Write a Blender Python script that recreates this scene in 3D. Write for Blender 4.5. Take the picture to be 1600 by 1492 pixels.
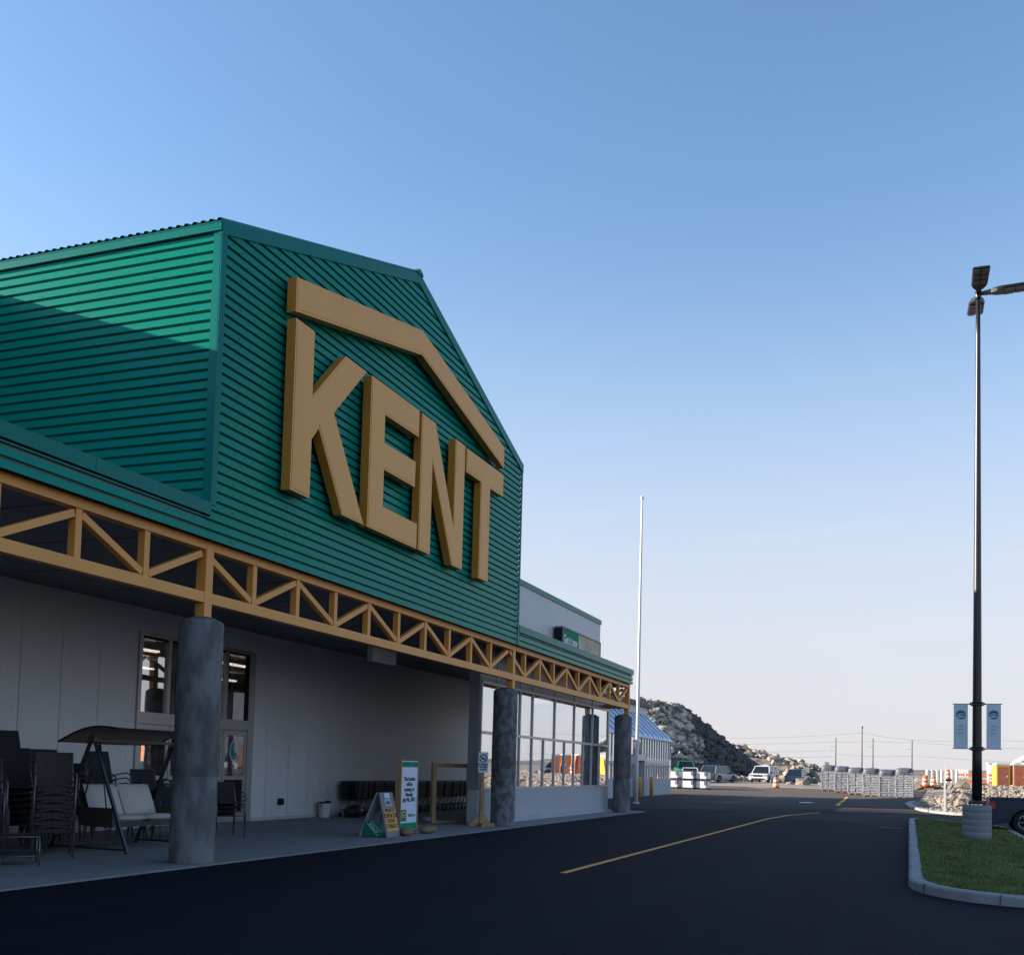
import bpy, math, random
from mathutils import Vector, Matrix, noise
random.seed(7)
R = math.radians
S = bpy.context.scene
COL = S.collection
for o in list(bpy.data.objects): bpy.data.objects.remove(o)

# ------------------------------------------------------------------ camera
YAW, PITCH, ROLL, FPX, PX, PY = -0.359462, 0.0555186, 0.0267614, 1652.29, 801.0, 1108.8
CAMH = 1.6
def cam_axes():
    cy, sy, cp, sp = math.cos(YAW), math.sin(YAW), math.cos(PITCH), math.sin(PITCH)
    f = Vector((sy*cp, cy*cp, sp)); r = Vector((cy, -sy, 0)); u = r.cross(f)
    c, q = math.cos(ROLL), math.sin(ROLL)
    return c*r + q*u, -q*r + c*u, f
cr_, cu_, cf_ = cam_axes()
cd = bpy.data.cameras.new('camera'); cam = bpy.data.objects.new('camera', cd); COL.objects.link(cam)
cam.matrix_world = Matrix(((cr_.x, cu_.x, -cf_.x, 0), (cr_.y, cu_.y, -cf_.y, 0), (cr_.z, cu_.z, -cf_.z, CAMH), (0, 0, 0, 1)))
cd.sensor_fit = 'HORIZONTAL'; cd.sensor_width = 36; cd.lens = FPX/1600*36
cd.shift_x = -(PX-800)/1600; cd.shift_y = (PY-746)/1600
cd.clip_start = 0.1; cd.clip_end = 6000
S.camera = cam
S.render.resolution_x = 1024; S.render.resolution_y = 954

# ------------------------------------------------------------------ sky, sun, exposure
SUN_DIR = Vector((-0.95, -0.24, 0.319)).normalized()      # towards the sun
EL = math.asin(SUN_DIR.z); AZ = math.atan2(SUN_DIR.x, SUN_DIR.y)
HZ = (2.62, 2.56, 2.84)
W = bpy.data.worlds.new('World'); S.world = W; W.use_nodes = True
nt = W.node_tree; nt.nodes.clear()
out = nt.nodes.new('ShaderNodeOutputWorld'); bg = nt.nodes.new('ShaderNodeBackground')
sky = nt.nodes.new('ShaderNodeTexSky'); sky.sky_type = 'NISHITA'; sky.sun_disc = False
sky.sun_elevation = EL; sky.sun_rotation = AZ % (2*math.pi)
sky.air_density = 1.0; sky.dust_density = .35; sky.ozone_density = 1.4; sky.altitude = 50
hsv = nt.nodes.new('ShaderNodeHueSaturation'); hsv.inputs['Saturation'].default_value = 1.13
# thin cirrus wisps low in the sky
tc = nt.nodes.new('ShaderNodeTexCoord'); mp = nt.nodes.new('ShaderNodeMapping')
mp.inputs['Scale'].default_value = (2.2, 2.2, 16)
nz = nt.nodes.new('ShaderNodeTexNoise'); nz.inputs['Scale'].default_value = 2.2; nz.inputs['Detail'].default_value = 7
nz.inputs['Distortion'].default_value = .6
rp = nt.nodes.new('ShaderNodeMapRange'); rp.inputs[1].default_value = .56; rp.inputs[2].default_value = .8; rp.inputs[4].default_value = .6
sx = nt.nodes.new('ShaderNodeSeparateXYZ')
r2 = nt.nodes.new('ShaderNodeMapRange'); r2.inputs[1].default_value = .26; r2.inputs[2].default_value = .1
mm = nt.nodes.new('ShaderNodeMath'); mm.operation = 'MULTIPLY'
mx = nt.nodes.new('ShaderNodeMix'); mx.data_type = 'RGBA'
mx.inputs['B'].default_value = (4.4, 4.2, 4.8, 1)
L = nt.links.new
L(tc.outputs['Generated'], mp.inputs[0]); L(mp.outputs[0], nz.inputs['Vector']); L(nz.outputs['Fac'], rp.inputs[0])
L(tc.outputs['Generated'], sx.inputs[0]); L(sx.outputs['Z'], r2.inputs[0])
L(rp.outputs[0], mm.inputs[0]); L(r2.outputs[0], mm.inputs[1])
L(sky.outputs[0], hsv.inputs['Color']); L(hsv.outputs[0], mx.inputs['A']); L(mm.outputs[0], mx.inputs['Factor'])
# pale lilac air low over the horizon
r3 = nt.nodes.new('ShaderNodeMapRange'); r3.interpolation_type = 'SMOOTHERSTEP'; r3.inputs[1].default_value = -.02; r3.inputs[2].default_value = .55; r3.inputs[3].default_value = .92; r3.inputs[4].default_value = 0
mh = nt.nodes.new('ShaderNodeMix'); mh.data_type = 'RGBA'; mh.inputs['B'].default_value = (HZ[0], HZ[1], HZ[2], 1)
L(sx.outputs['Z'], r3.inputs[0]); L(r3.outputs[0], mh.inputs['Factor']); L(mx.outputs['Result'], mh.inputs['A'])
L(mh.outputs['Result'], bg.inputs[0]); L(bg.outputs[0], out.inputs[0])
bg.inputs[1].default_value = 0.116
sd = bpy.data.lights.new('sun', 'SUN'); sd.energy = 5.0; sd.angle = R(.5); sd.color = (1, .87, .72)
so = bpy.data.objects.new('sun', sd); COL.objects.link(so); so.rotation_euler = SUN_DIR.to_track_quat('Z', 'Y').to_euler()
S.view_settings.view_transform = 'Standard'; S.view_settings.look = 'None'
S.view_settings.exposure = 1.25; S.view_settings.gamma = 1

# ------------------------------------------------------------------ materials
def mat(name, col, rough=.6, metal=0., var=.12, vs=4., bump=0., bs=30., col2=None, c2=(.45, .6), spec=None, coat=0, detail=5, stretch=None):
    m = bpy.data.materials.new(name); m.use_nodes = True
    n = m.node_tree.nodes; l = m.node_tree.links; b = n['Principled BSDF']
    b.inputs['Roughness'].default_value = rough; b.inputs['Metallic'].default_value = metal
    if spec is not None: b.inputs['Specular IOR Level'].default_value = spec
    if coat: b.inputs['Coat Weight'].default_value = coat
    t = n.new('ShaderNodeTexCoord'); src = t.outputs['Object']
    if stretch:
        q = n.new('ShaderNodeMapping'); q.inputs['Scale'].default_value = stretch; l.new(src, q.inputs[0]); src = q.outputs[0]
    z = n.new('ShaderNodeTexNoise'); z.inputs['Scale'].default_value = vs; z.inputs['Detail'].default_value = detail
    l.new(src, z.inputs['Vector'])
    r = n.new('ShaderNodeValToRGB'); e = r.color_ramp.elements
    if col2:
        e[0].position, e[1].position = c2; e[0].color = (*col, 1); e[1].color = (*col2, 1)
    else:
        e[0].position, e[1].position = .25, .75
        e[0].color = (*[c*(1-var) for c in col], 1); e[1].color = (*[min(1, c*(1+var)) for c in col], 1)
    l.new(z.outputs['Fac'], r.inputs[0]); l.new(r.outputs[0], b.inputs['Base Color'])
    if bump:
        z2 = n.new('ShaderNodeTexNoise'); z2.inputs['Scale'].default_value = bs; z2.inputs['Detail'].default_value = 6
        bm_ = n.new('ShaderNodeBump'); bm_.inputs['Strength'].default_value = bump; bm_.inputs['Distance'].default_value = .02
        l.new(src, z2.inputs['Vector']); l.new(z2.outputs['Fac'], bm_.inputs['Height']); l.new(bm_.outputs[0], b.inputs['Normal'])
    return m
def emis(name, col, s):
    m = bpy.data.materials.new(name); m.use_nodes = True; b = m.node_tree.nodes['Principled BSDF']
    b.inputs['Emission Color'].default_value = (*col, 1); b.inputs['Emission Strength'].default_value = s
    return m
def glassmat(name, refl, tint, rcol=(.95, .97, 1)):
    m = bpy.data.materials.new(name); m.use_nodes = True; n = m.node_tree.nodes; l = m.node_tree.links
    n.remove(n['Principled BSDF'])
    g = n.new('ShaderNodeBsdfGlossy'); g.inputs['Roughness'].default_value = .012; g.inputs['Color'].default_value = (*rcol, 1)
    t = n.new('ShaderNodeBsdfTransparent'); t.inputs[0].default_value = (*tint, 1)
    lw = n.new('ShaderNodeLayerWeight'); lw.inputs[0].default_value = .5
    f = n.new('ShaderNodeMath'); f.operation = 'POWER'; f.inputs[1].default_value = 4.0; l.new(lw.outputs['Facing'], f.inputs[0])
    z = n.new('ShaderNodeTexNoise'); z.inputs['Scale'].default_value = .7; tcn = n.new('ShaderNodeTexCoord'); l.new(tcn.outputs['Object'], z.inputs[0])
    bb = n.new('ShaderNodeBump'); bb.inputs['Strength'].default_value = .05; bb.inputs['Distance'].default_value = .05; l.new(z.outputs['Fac'], bb.inputs['Height'])
    l.new(bb.outputs[0], g.inputs['Normal'])
    a = n.new('ShaderNodeMath'); a.operation = 'MULTIPLY_ADD'; a.inputs[1].default_value = 1; a.inputs[2].default_value = refl; a.use_clamp = True
    l.new(f.outputs[0], a.inputs[0])
    x = n.new('ShaderNodeMixShader'); l.new(a.outputs[0], x.inputs[0]); l.new(t.outputs[0], x.inputs[1]); l.new(g.outputs[0], x.inputs[2])
    l.new(x.outputs[0], n['Material Output'].inputs[0])
    return m
M = {}
M['green'] = mat('green_siding', (.002, .265, .200), .27, 0, .08, .35, .02, 3, spec=.07)
M['greent'] = mat('green_trim', (.003, .185, .155), .3, 0, .06, .8, spec=.1)
M['gold'] = mat('gold_paint', (.78, .335, .066), .5, 0, .06, 1.5, .03, 60)
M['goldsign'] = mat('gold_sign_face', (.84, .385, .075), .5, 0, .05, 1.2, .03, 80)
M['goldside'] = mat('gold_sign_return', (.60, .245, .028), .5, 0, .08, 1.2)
M['panel'] = mat('pale_steel_panel', (.64, .67, .71), .5, 0, .05, .5, .03, 10)
M['panelw'] = mat('white_steel_panel', (.52, .54, .56), .5, 0, .04, .5)
M['soffit'] = mat('soffit', (.17, .175, .19), .6, 0, .06, .7)
M['conc'] = mat('sidewalk_concrete', (.215, .215, .22), .85, 0, .14, 1.3, .25, 40)
M['colc'] = mat('column_concrete', (.098, .098, .10), .8, 0, .3, 4.5, .45, 25, col2=(.175, .18, .185), c2=(.42, .60), stretch=(1, 1, .45))
M['colc2'] = mat('mottled_column_concrete', (.085, .085, .09), .8, 0, .3, 7.0, .4, 25, col2=(.19, .20, .215), c2=(.42, .60), stretch=(1, 1, .6))
M['stem'] = mat('stem_wall', (.40, .42, .45), .8, 0, .05, 1., .1, 30)
M['asphalt'] = mat('fresh_asphalt', (.0046, .0068, .0145), .9, 0, .4, 1.0, .5, 160, spec=.12, stretch=(1, .1, 1))
def dusty_sunlit(m):   # tracked-in dust plus sunlit paleness put into the colour, browner towards the unpaved yard
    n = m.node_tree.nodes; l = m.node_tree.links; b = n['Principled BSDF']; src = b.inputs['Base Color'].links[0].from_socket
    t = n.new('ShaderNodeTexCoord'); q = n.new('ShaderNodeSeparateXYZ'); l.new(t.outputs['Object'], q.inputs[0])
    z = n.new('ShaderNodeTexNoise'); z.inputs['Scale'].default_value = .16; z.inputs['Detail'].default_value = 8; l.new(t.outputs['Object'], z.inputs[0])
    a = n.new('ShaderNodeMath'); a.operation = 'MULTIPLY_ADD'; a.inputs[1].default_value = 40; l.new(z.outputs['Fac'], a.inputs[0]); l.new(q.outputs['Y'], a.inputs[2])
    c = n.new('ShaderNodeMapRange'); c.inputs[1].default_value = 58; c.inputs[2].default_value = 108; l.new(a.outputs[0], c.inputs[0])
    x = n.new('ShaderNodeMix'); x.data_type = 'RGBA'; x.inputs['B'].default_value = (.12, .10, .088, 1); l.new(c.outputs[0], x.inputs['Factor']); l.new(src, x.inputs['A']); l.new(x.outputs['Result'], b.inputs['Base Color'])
dusty_sunlit(M['asphalt'])
M['curb'] = mat('curb_concrete', (.27, .27, .27), .85, 0, .2, 2.5, .2, 40)
M['grass'] = mat('grass_soil', (.07, .075, .04), .95, 0, .3, 3)
M['blade'] = mat('grass_blade', (.155, .19, .065), .8, 0, .5, 2.0, spec=.15)
M['gravel'] = mat('gravel', (.26, .215, .17), .95, 0, .3, .25, .8, 8, detail=12)
M['rock'] = mat('rock', (.13, .11, .092), .9, 0, .3, .9, .6, 8, col2=(.37, .31, .25), c2=(.35, .7))
M['rockp'] = mat('broken_rock', (.10, .088, .075), .9, 0, .3, .8, .6, 8, col2=(.66, .56, .45), c2=(.38, .68))
M['rockd'] = mat('shaded_fill', (.085, .08, .078), .95, 0, .3, .8, .9, 4)  # finer fill, with the flank's shade put into its dark tone
M['line'] = mat('yellow_road_paint', (.85, .38, .075), .8, 0, .25, 6)
M['white'] = mat('white_paint', (.75, .75, .74), .5, 0, .05, 3)
M['wfrost'] = mat('white_fabric', (.66, .70, .74), .8, 0, .05, 3)
M['black'] = mat('black_metal', (.012, .013, .016), .38, 0, .2, 5, spec=.6)
M['blackp'] = mat('black_plastic', (.014, .014, .017), .5, 0, .2, 8)
M['sling'] = mat('dark_sling_fabric', (.016, .016, .02), .8, 0, .3, 20, .1, 200)
M['alu'] = mat('aluminium', (.42, .43, .45), .4, .5, .06, 3)
M['dark'] = mat('dark_gasket', (.02, .021, .024), .75, 0, .1, 3, spec=.15)
M['steel'] = mat('grey_steel', (.16, .165, .175), .4, .6, .15, 9)
M['wood'] = mat('raw_lumber', (.36, .235, .125), .75, 0, .3, 3, .15, 30, stretch=(6, 6, .7))
M['osb'] = mat('sand_bag', (.24, .16, .085), .9, 0, .3, 9, .3, 40)
M['glass'] = glassmat('store_glass', .5, (.8, .83, .85))
M['glassd'] = glassmat('door_glass', .40, (.5, .5, .5))
M['cargl'] = mat('car_glass', (.012, .016, .02), .06, 0, .1, 1, spec=.8)
M['tyre'] = mat('tyre', (.015, .015, .016), .8, 0, .2, 6)
M['rim'] = mat('rim', (.45, .46, .48), .25, .8, .1, 5)
M['red'] = mat('red_lens', (.42, .035, .015), .3, 0, .1, 5)
M['teal'] = mat('teal_print', (.015, .17, .19), .6, 0, .15, 20)
M['teal2'] = mat('pale_teal_print', (.03, .28, .33), .6, 0, .15, 20)
M['ink'] = mat('dark_ink', (.008, .03, .04), .7, 0, .1, 3)
M['inkb'] = mat('grey_blue_ink', (.22, .32, .44), .7, 0, .1, 3)
M['blueban'] = mat('light_blue_banner', (.70, .77, .85), .8, 0, .03, 3)
M['bwhite'] = mat('banner_vinyl', (.62, .68, .80), .6, 0, .03, 2)
M['sgreen'] = mat('sign_green', (.005, .23, .125), .7, 0, .05, 3, spec=.15)
M['orangepaper'] = mat('orange_card', (.66, .37, .10), .7, 0, .05, 3)
M['gboard'] = mat('grey_board', (.17, .18, .20), .6, 0, .08, 3)
M['wicker'] = mat('brown_wicker', (.06, .052, .048), .7, 0, .5, 30, .8, 60, stretch=(1, 1, 2.5))
M['cream'] = mat('cream_cushion', (.52, .48, .44), .9, 0, .04, 4, .1, 80)
M['taupe'] = mat('taupe_canopy', (.42, .31, .25), .85, 0, .06, 3)
M['room'] = mat('store_interior', (.50, .47, .42), .9, 0, .2, .8)
M['tube'] = emis('tube_lamp', (1, .84, .70), 3.2)
M['shrink'] = mat('shrink_wrap', (.46, .47, .50), .35, 0, .35, 3, .5, 9, spec=.6)
M['bagw'] = mat('wrapped_bags', (.33, .34, .37), .5, 0, .45, 7, .4, 14, stretch=(1, 1, 2))
M['tarp'] = mat('grey_tarp', (.09, .10, .125), .5, 0, .25, 3, .4, 8)
M['pallet'] = mat('pallet_wood', (.42, .30, .20), .85, 0, .2, 6)
M['roofb'] = mat('pale_blue_roof', (.52, .66, .84), .4, .0, .06, 2)
M['roofd'] = mat('dark_roof', (.03, .035, .045), .6, 0, .1, 2)
M['lap'] = mat('white_lap_siding', (.58, .60, .63), .6, 0, .05, 2)
M['ghg'] = glassmat('greenhouse_glass', .45, (.75, .78, .8))
M['bollard'] = mat('bollard_yellow', (.62, .34, .05), .5, 0, .12, 5)
M['orange'] = mat('safety_orange', (.85, .17, .03), .5, 0, .1, 5)
M['toilet'] = mat('orange_booth', (.56, .25, .12), .5, 0, .1, 2)
M['toiletd'] = mat('dark_red_door', (.42, .15, .08), .5, 0, .15, 2)
M['toilety'] = mat('yellow_booth', (.85, .52, .05), .5, 0, .05, 2)
M['grey'] = mat('grey_plastic', (.22, .22, .23), .6, 0, .1, 2)
M['pole'] = mat('weathered_pole', (.17, .15, .13), .9, 0, .2, 2)
M['hill'] = mat('far_hill', (.10, .11, .075), 1, 0, .35, .03, .6, .3, col2=(.21, .18, .14), c2=(.48, .62))
M['bark'] = mat('shrub_twigs', (.05, .045, .035), .9, 0, .3, 3)
CARP = {}
def paint(n, c):
    if n not in CARP: CARP[n] = mat('paint_'+n, c, .3, .15, .05, 2, coat=.5)
    return CARP[n]

# ------------------------------------------------------------------ mesh builder
class MB:
    def __init__(s): s.v = []; s.f = []; s.mi = []; s.sm = []
    def add(s, vs, fs, mi=0, sm=False):
        o = len(s.v); s.v += [tuple(p) for p in vs]
        for f in fs: s.f.append(tuple(i+o for i in f)); s.mi.append(mi); s.sm.append(sm)
        return s
    def box(s, x0, x1, y0, y1, z0, z1, mi=0):
        if x1 < x0: x0, x1 = x1, x0
        if y1 < y0: y0, y1 = y1, y0
        if z1 < z0: z0, z1 = z1, z0
        return s.add([(x0,y0,z0),(x1,y0,z0),(x1,y1,z0),(x0,y1,z0),(x0,y0,z1),(x1,y0,z1),(x1,y1,z1),(x0,y1,z1)],
              [(0,3,2,1),(4,5,6,7),(0,1,5,4),(1,2,6,5),(2,3,7,6),(3,0,4,7)], mi)
    def bbox(s, x0, x1, y0, y1, z0, z1, b=.01, mi=0):
        # bevelled box (chamfered along all vertical and horizontal edges) via rings
        vs = []
        rings = [(z0, b), (z0+b, 0), (z1-b, 0), (z1, b)]
        for z, i in rings:
            a0, a1, c0, c1 = x0+i, x1-i, y0+i, y1-i; k = b if i == 0 else b*.5
            vs += [(a0+k,c0,z),(a1-k,c0,z),(a1,c0+k,z),(a1,c1-k,z),(a1-k,c1,z),(a0+k,c1,z),(a0,c1-k,z),(a0,c0+k,z)]
        fs = [tuple(reversed(range(8))), tuple(range(24, 32))]
        for r in range(3):
            for i in range(8):
                j = (i+1) % 8; fs.append((r*8+i, r*8+j, r*8+8+j, r*8+8+i))
        return s.add(vs, fs, mi)
    def bar(s, p, q, w, h, up=(0, 0, 1), mi=0):
        p, q = Vector(p), Vector(q); d = (q-p).normalized(); up = Vector(up)
        a = d.cross(up)
        if a.length < 1e-4: a = d.cross(Vector((1, 0, 0)))
        a.normalize(); c = a.cross(d)
        a *= w/2; c *= h/2
        return s.add([p-a-c, p+a-c, p+a+c, p-a+c, q-a-c, q+a-c, q+a+c, q-a+c],
              [(0,3,2,1),(4,5,6,7),(0,1,5,4),(1,2,6,5),(2,3,7,6),(3,0,4,7)], mi)
    def tube(s, pts, r, n=8, mi=0, cap=True):
        pts = [Vector(p) for p in pts]; m = len(pts); rs = r if isinstance(r, (list, tuple)) else [r]*m
        vs = []; ref = None
        for i, p in enumerate(pts):
            d = (pts[min(i+1, m-1)]-pts[max(i-1, 0)]).normalized()
            if ref is None or abs(d.dot(ref)) > .98: ref = Vector((0, 0, 1)) if abs(d.z) < .9 else Vector((1, 0, 0))
            a = d.cross(ref).normalized(); b = a.cross(d)
            for k in range(n):
                t = 2*math.pi*k/n; vs.append(p + (a*math.cos(t)+b*math.sin(t))*rs[i])
        fs = []
        for i in range(m-1):
            for k in range(n):
                j = (k+1) % n; fs.append((i*n+k, i*n+j, (i+1)*n+j, (i+1)*n+k))
        s.add(vs, fs, mi, True)
        if cap:
            o = len(s.v)-len(vs); s.f.append(tuple(o+k for k in reversed(range(n)))); s.f.append(tuple(o+(m-1)*n+k for k in range(n)))
            s.mi += [mi, mi]; s.sm += [False, False]
        return s
    def lathe(s, prof, n=32, c=(0, 0), mi=0):
        vs = []; m = len(prof)
        for r, z in prof:
            for k in range(n):
                t = 2*math.pi*k/n; vs.append((c[0]+r*math.cos(t), c[1]+r*math.sin(t), z))
        fs = []
        for i in range(m-1):
            for k in range(n):
                j = (k+1) % n; fs.append((i*n+k, i*n+j, (i+1)*n+j, (i+1)*n+k))
        s.add(vs, fs, mi, n > 12)
        o = len(s.v)-len(vs); s.f.append(tuple(o+k for k in reversed(range(n)))); s.f.append(tuple(o+(m-1)*n+k for k in range(n))); s.mi += [mi, mi]; s.sm += [False, False]
        return s
    def prism(s, poly, a, b, axis='x', mi=0, side=None):
        # poly in the two other axes; a..b along axis
        def P(u, v, t): return {'x': (t, u, v), 'y': (u, t, v), 'z': (u, v, t)}[axis]
        n = len(poly); vs = [P(u, v, a) for u, v in poly]+[P(u, v, b) for u, v in poly]
        ar = sum(poly[i][0]*poly[(i+1) % n][1]-poly[(i+1) % n][0]*poly[i][1] for i in range(n))
        flip = (ar > 0) ^ (b < a) ^ (axis == 'y')
        c0, c1 = tuple(range(n)), tuple(range(n, 2*n))
        if flip: c0 = c0[::-1]
        else: c1 = c1[::-1]
        s.add(vs, [c0, c1], mi)
        o = len(s.v)-2*n
        for i in range(n):
            j = (i+1) % n; q = (o+i, o+j, o+n+j, o+n+i)
            s.f.append(q if flip else q[::-1]); s.mi.append(mi if side is None else side); s.sm.append(False)
        return s
    def rock(s, c, r, sc=(1, 1, 1), mi=0):
        t = (1+5**.5)/2
        base = [(-1,t,0),(1,t,0),(-1,-t,0),(1,-t,0),(0,-1,t),(0,1,t),(0,-1,-t),(0,1,-t),(t,0,-1),(t,0,1),(-t,0,-1),(-t,0,1)]
        e = Matrix.Rotation(random.uniform(0, 6.28), 3, Vector((random.random()-.5, random.random()-.5, random.random()-.5)).normalized())
        vs = []
        for b in base:
            p = Vector(b)/1.9*random.uniform(.62, 1.15); p.x *= random.uniform(.8, 1.15); p = e @ p
            vs.append((c[0]+p.x*r*sc[0], c[1]+p.y*r*sc[1], c[2]+p.z*r*sc[2]))
        fs = [(0,11,5),(0,5,1),(0,1,7),(0,7,10),(0,10,11),(1,5,9),(5,11,4),(11,10,2),(10,7,6),(7,1,8),(3,9,4),(3,4,2),(3,2,6),(3,6,8),(3,8,9),(4,9,5),(2,4,11),(6,2,10),(8,6,7),(9,8,1)]
        return s.add(vs, fs, mi)
    def build(s, name, mats, parent=None, loc=None, rot=None, mesh_only=False):
        me = bpy.data.meshes.new(name); me.from_pydata(s.v, [], s.f)
        for m in (mats if isinstance(mats, (list, tuple)) else [mats]): me.materials.append(M[m] if isinstance(m, str) else m)
        me.polygons.foreach_set('material_index', s.mi); me.polygons.foreach_set('use_smooth', s.sm); me.update()
        o = bpy.data.objects.new(name, me); COL.objects.link(o)
        if parent: o.parent = parent
        if loc: o.location = loc
        if rot is not None: o.rotation_euler = (0, 0, rot) if not hasattr(rot, '__len__') else rot
        return o
def tag(o, label=None, cat=None, group=None, kind=None):
    for k, v in (('label', label), ('category', cat), ('group', group), ('kind', kind)):
        if v: o[k] = v
    return o
def thing(name, label, cat, loc=(0, 0, 0), rz=0, group=None):
    o = bpy.data.objects.new(name, None); COL.objects.link(o); o.location = loc; o.rotation_euler = (0, 0, rz)
    o.empty_display_size = .2
    return tag(o, label, cat, group)
KIDS = {}
def copy_tree(o, loc=None, rz=None, label=None, parent=None):
    c = o.copy(); COL.objects.link(c); c.parent = parent
    if loc is not None: c.location = loc
    if rz is not None: c.rotation_euler = (0, 0, rz)
    if label: c['label'] = label
    for ch in [x for x in bpy.data.objects if x.parent == o]: copy_tree(ch, parent=c)
    return c
def text_mesh(body, size, align='CENTER', ext=.002, sx=1., bold=0.):
    cu = bpy.data.curves.new('lettering', 'FONT'); cu.body = body; cu.size = size; cu.align_x = align; cu.align_y = 'CENTER'
    cu.extrude = ext; cu.offset = bold; cu.space_line = .95
    t = bpy.data.objects.new('lettering', cu); COL.objects.link(t)
    bpy.context.view_layer.update()
    me = bpy.data.meshes.new_from_object(t.evaluated_get(bpy.context.evaluated_depsgraph_get()))
    bpy.data.objects.remove(t); bpy.data.curves.remove(cu)
    if sx != 1: me.transform(Matrix.Diagonal((sx, 1, 1, 1)))
    return me
FX = Matrix(((0, 0, 1, 0), (1, 0, 0, 0), (0, 1, 0, 0), (0, 0, 0, 1)))   # text plane facing +X (reads along +Y)
FY = Matrix(((1, 0, 0, 0), (0, 0, -1, 0), (0, 1, 0, 0), (0, 0, 0, 1)))  # text plane facing -Y (reads along +X)
def text(name, body, size, m, parent, pos, frame=FX, **k):
    me = text_mesh(body, size, **k); me.transform(Matrix.Translation(Vector(pos)) @ frame)
    me.materials.clear(); me.materials.append(M[m])
    o = bpy.data.objects.new(name, me); COL.objects.link(o); o.parent = parent
    return o
def smooth(a, b, t): t = max(0, min(1, (t-a)/(b-a))); return t*t*(3-2*t)

# ------------------------------------------------------------------ terrain
def terr(x, y):
    zl = .85*smooth(80, 112, y)
    zr = 1.0*smooth(56, 104, y)
    k = smooth(-2, 4, x)
    z = zl*(1-k)+zr*k
    z += 2.2*smooth(130, 420, y)
    if x > 14: z += .3*smooth(14, 60, x)*smooth(20, 60, y)
    if y > 60 and -60 < x < 60: z += .06*noise.noise((x*.35, y*.35, 0))*smooth(100, 115, y)
    return z
def axis(vals):
    a = []
    for (s0, s1, st) in vals:
        t = s0
        while t < s1-1e-6: a.append(t); t += st
    a.append(vals[-1][1]); return a
xs = axis([(-2500, -300, 200), (-300, -80, 20), (-80, -44, 6), (-44, 44, 2), (44, 80, 6), (80, 300, 20), (300, 2500, 200)])
ys = axis([(-900, -60, 60), (-60, 40, 4), (40, 150, 2), (150, 300, 10), (300, 900, 50), (900, 4000, 250)])
g = MB(); nx = len(xs)
g.add([(x, y, terr(x, y)) for y in ys for x in xs], [(j*nx+i, j*nx+i+1, (j+1)*nx+i+1, (j+1)*nx+i) for j in range(len(ys)-1) for i in range(nx-1)], 0, True)
tag(g.build('ground', 'gravel'), kind='structure')
def cbx(y):      # curb line on the far right of the driveway
    pts = [(40, 60.), (51, 60.), (51.5, 3.2), (52.5, 1.9), (54.5, 1.1), (57, .55), (62, .1), (69, -.2), (76, .6), (100, 1.5)]
    if y <= 51: return 60.
    for (a, xa), (b, xb) in zip(pts, pts[1:]):
        if a <= y <= b: return xa+(xb-xa)*(y-a)/(b-a)
    return 1.5
am = MB()
yy = axis([(-60, 44, 4), (44, 51, 1), (51.01, 60, .5), (60, 98, 1)])
for a, b in zip(yy, yy[1:]):
    N = 14
    xr = [(-60+(cbx(q)+60)*i/N) for q in (a, b) for i in range(N+1)]
    f1 = lambda q: 98+6*math.sin(q*.13)
    vs = [(x, (a if k <= N else b), terr(x, a if k <= N else b)+.02+.02*smooth(60, 90, b)) for k, x in enumerate(xr)]
    am.add(vs, [(i, i+1, N+2+i, N+1+i) for i in range(N)], 0)
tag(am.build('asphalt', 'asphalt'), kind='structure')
AZ0 = .02
ft = MB()   # fringe of thin grey paving running out into the gravel
for i in range(26):
    x = -44+i*1.75; ft.rock((x, 98+random.uniform(-.5, 3.), terr(x, 99)-.10), random.uniform(1.2, 2.6), (1.2, 1, .09))
tag(ft.build('dirt_patches', 'gravel'), 'low tan dirt humps along the far asphalt edge', 'dirt', kind='stuff')
# yellow centre line + faded stall lines
def stripe(name, pts, w, label, group=None):
    m = MB()
    for (x0, y0), (x1, y1) in zip(pts, pts[1:]):
        n = max(1, int(math.hypot(x1-x0, y1-y0)/2)); d = Vector((x1-x0, y1-y0, 0)).normalized(); s = Vector((d.y, -d.x, 0))*w/2
        for i in range(n):
            a = Vector((x0+(x1-x0)*i/n, y0+(y1-y0)*i/n, 0)); b = Vector((x0+(x1-x0)*(i+1)/n, y0+(y1-y0)*(i+1)/n, 0))
            z = lambda p: terr(p.x, p.y)+AZ0+.02*smooth(60, 90, p.y)+.005
            m.add([(p.x, p.y, z(p)) for p in (a-s, a+s, b+s, b-s)], [(0, 1, 2, 3)])
    return tag(m.build(name, 'line'), label, 'road marking', kind='structure')
stripe('lane_line', [(-4.97, 15.6), (-4.83, 39.6), (-4.55, 44), (-3.72, 48.8)], .12, 'long yellow lane line on the dark asphalt')
stripe('stall_line', [(-3.78, 62.5), (-4.5, 86)], .2, 'short yellow stall line in front of the wrapped pallets')
stripe('stop_line', [(-.9, 36.5), (-.2, 36.5)], .1, 'faint mark on the asphalt beside the grass island')
sp = MB(); sp.add([(-6.1, 65, .045), (-5.5, 65.3, .045), (-5.3, 66.4, .045), (-5.8, 67.4, .045), (-6.2, 66.2, .045)], [(0, 1, 2, 3, 4)])
tag(sp.build('cement_splash', 'white'), kind='structure')

# sidewalk
sw = MB(); yj = [-8, -4, 0, 4, 8, 12, 16, 20, 24, 28, 32, 36, 40, 41.6]
for a, b in zip(yj, yj[1:]): sw.box(-16.2, -9.86, a+.006, b-.006, -.1, .045)
tag(sw.build('sidewalk', 'conc'), kind='structure')
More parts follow.
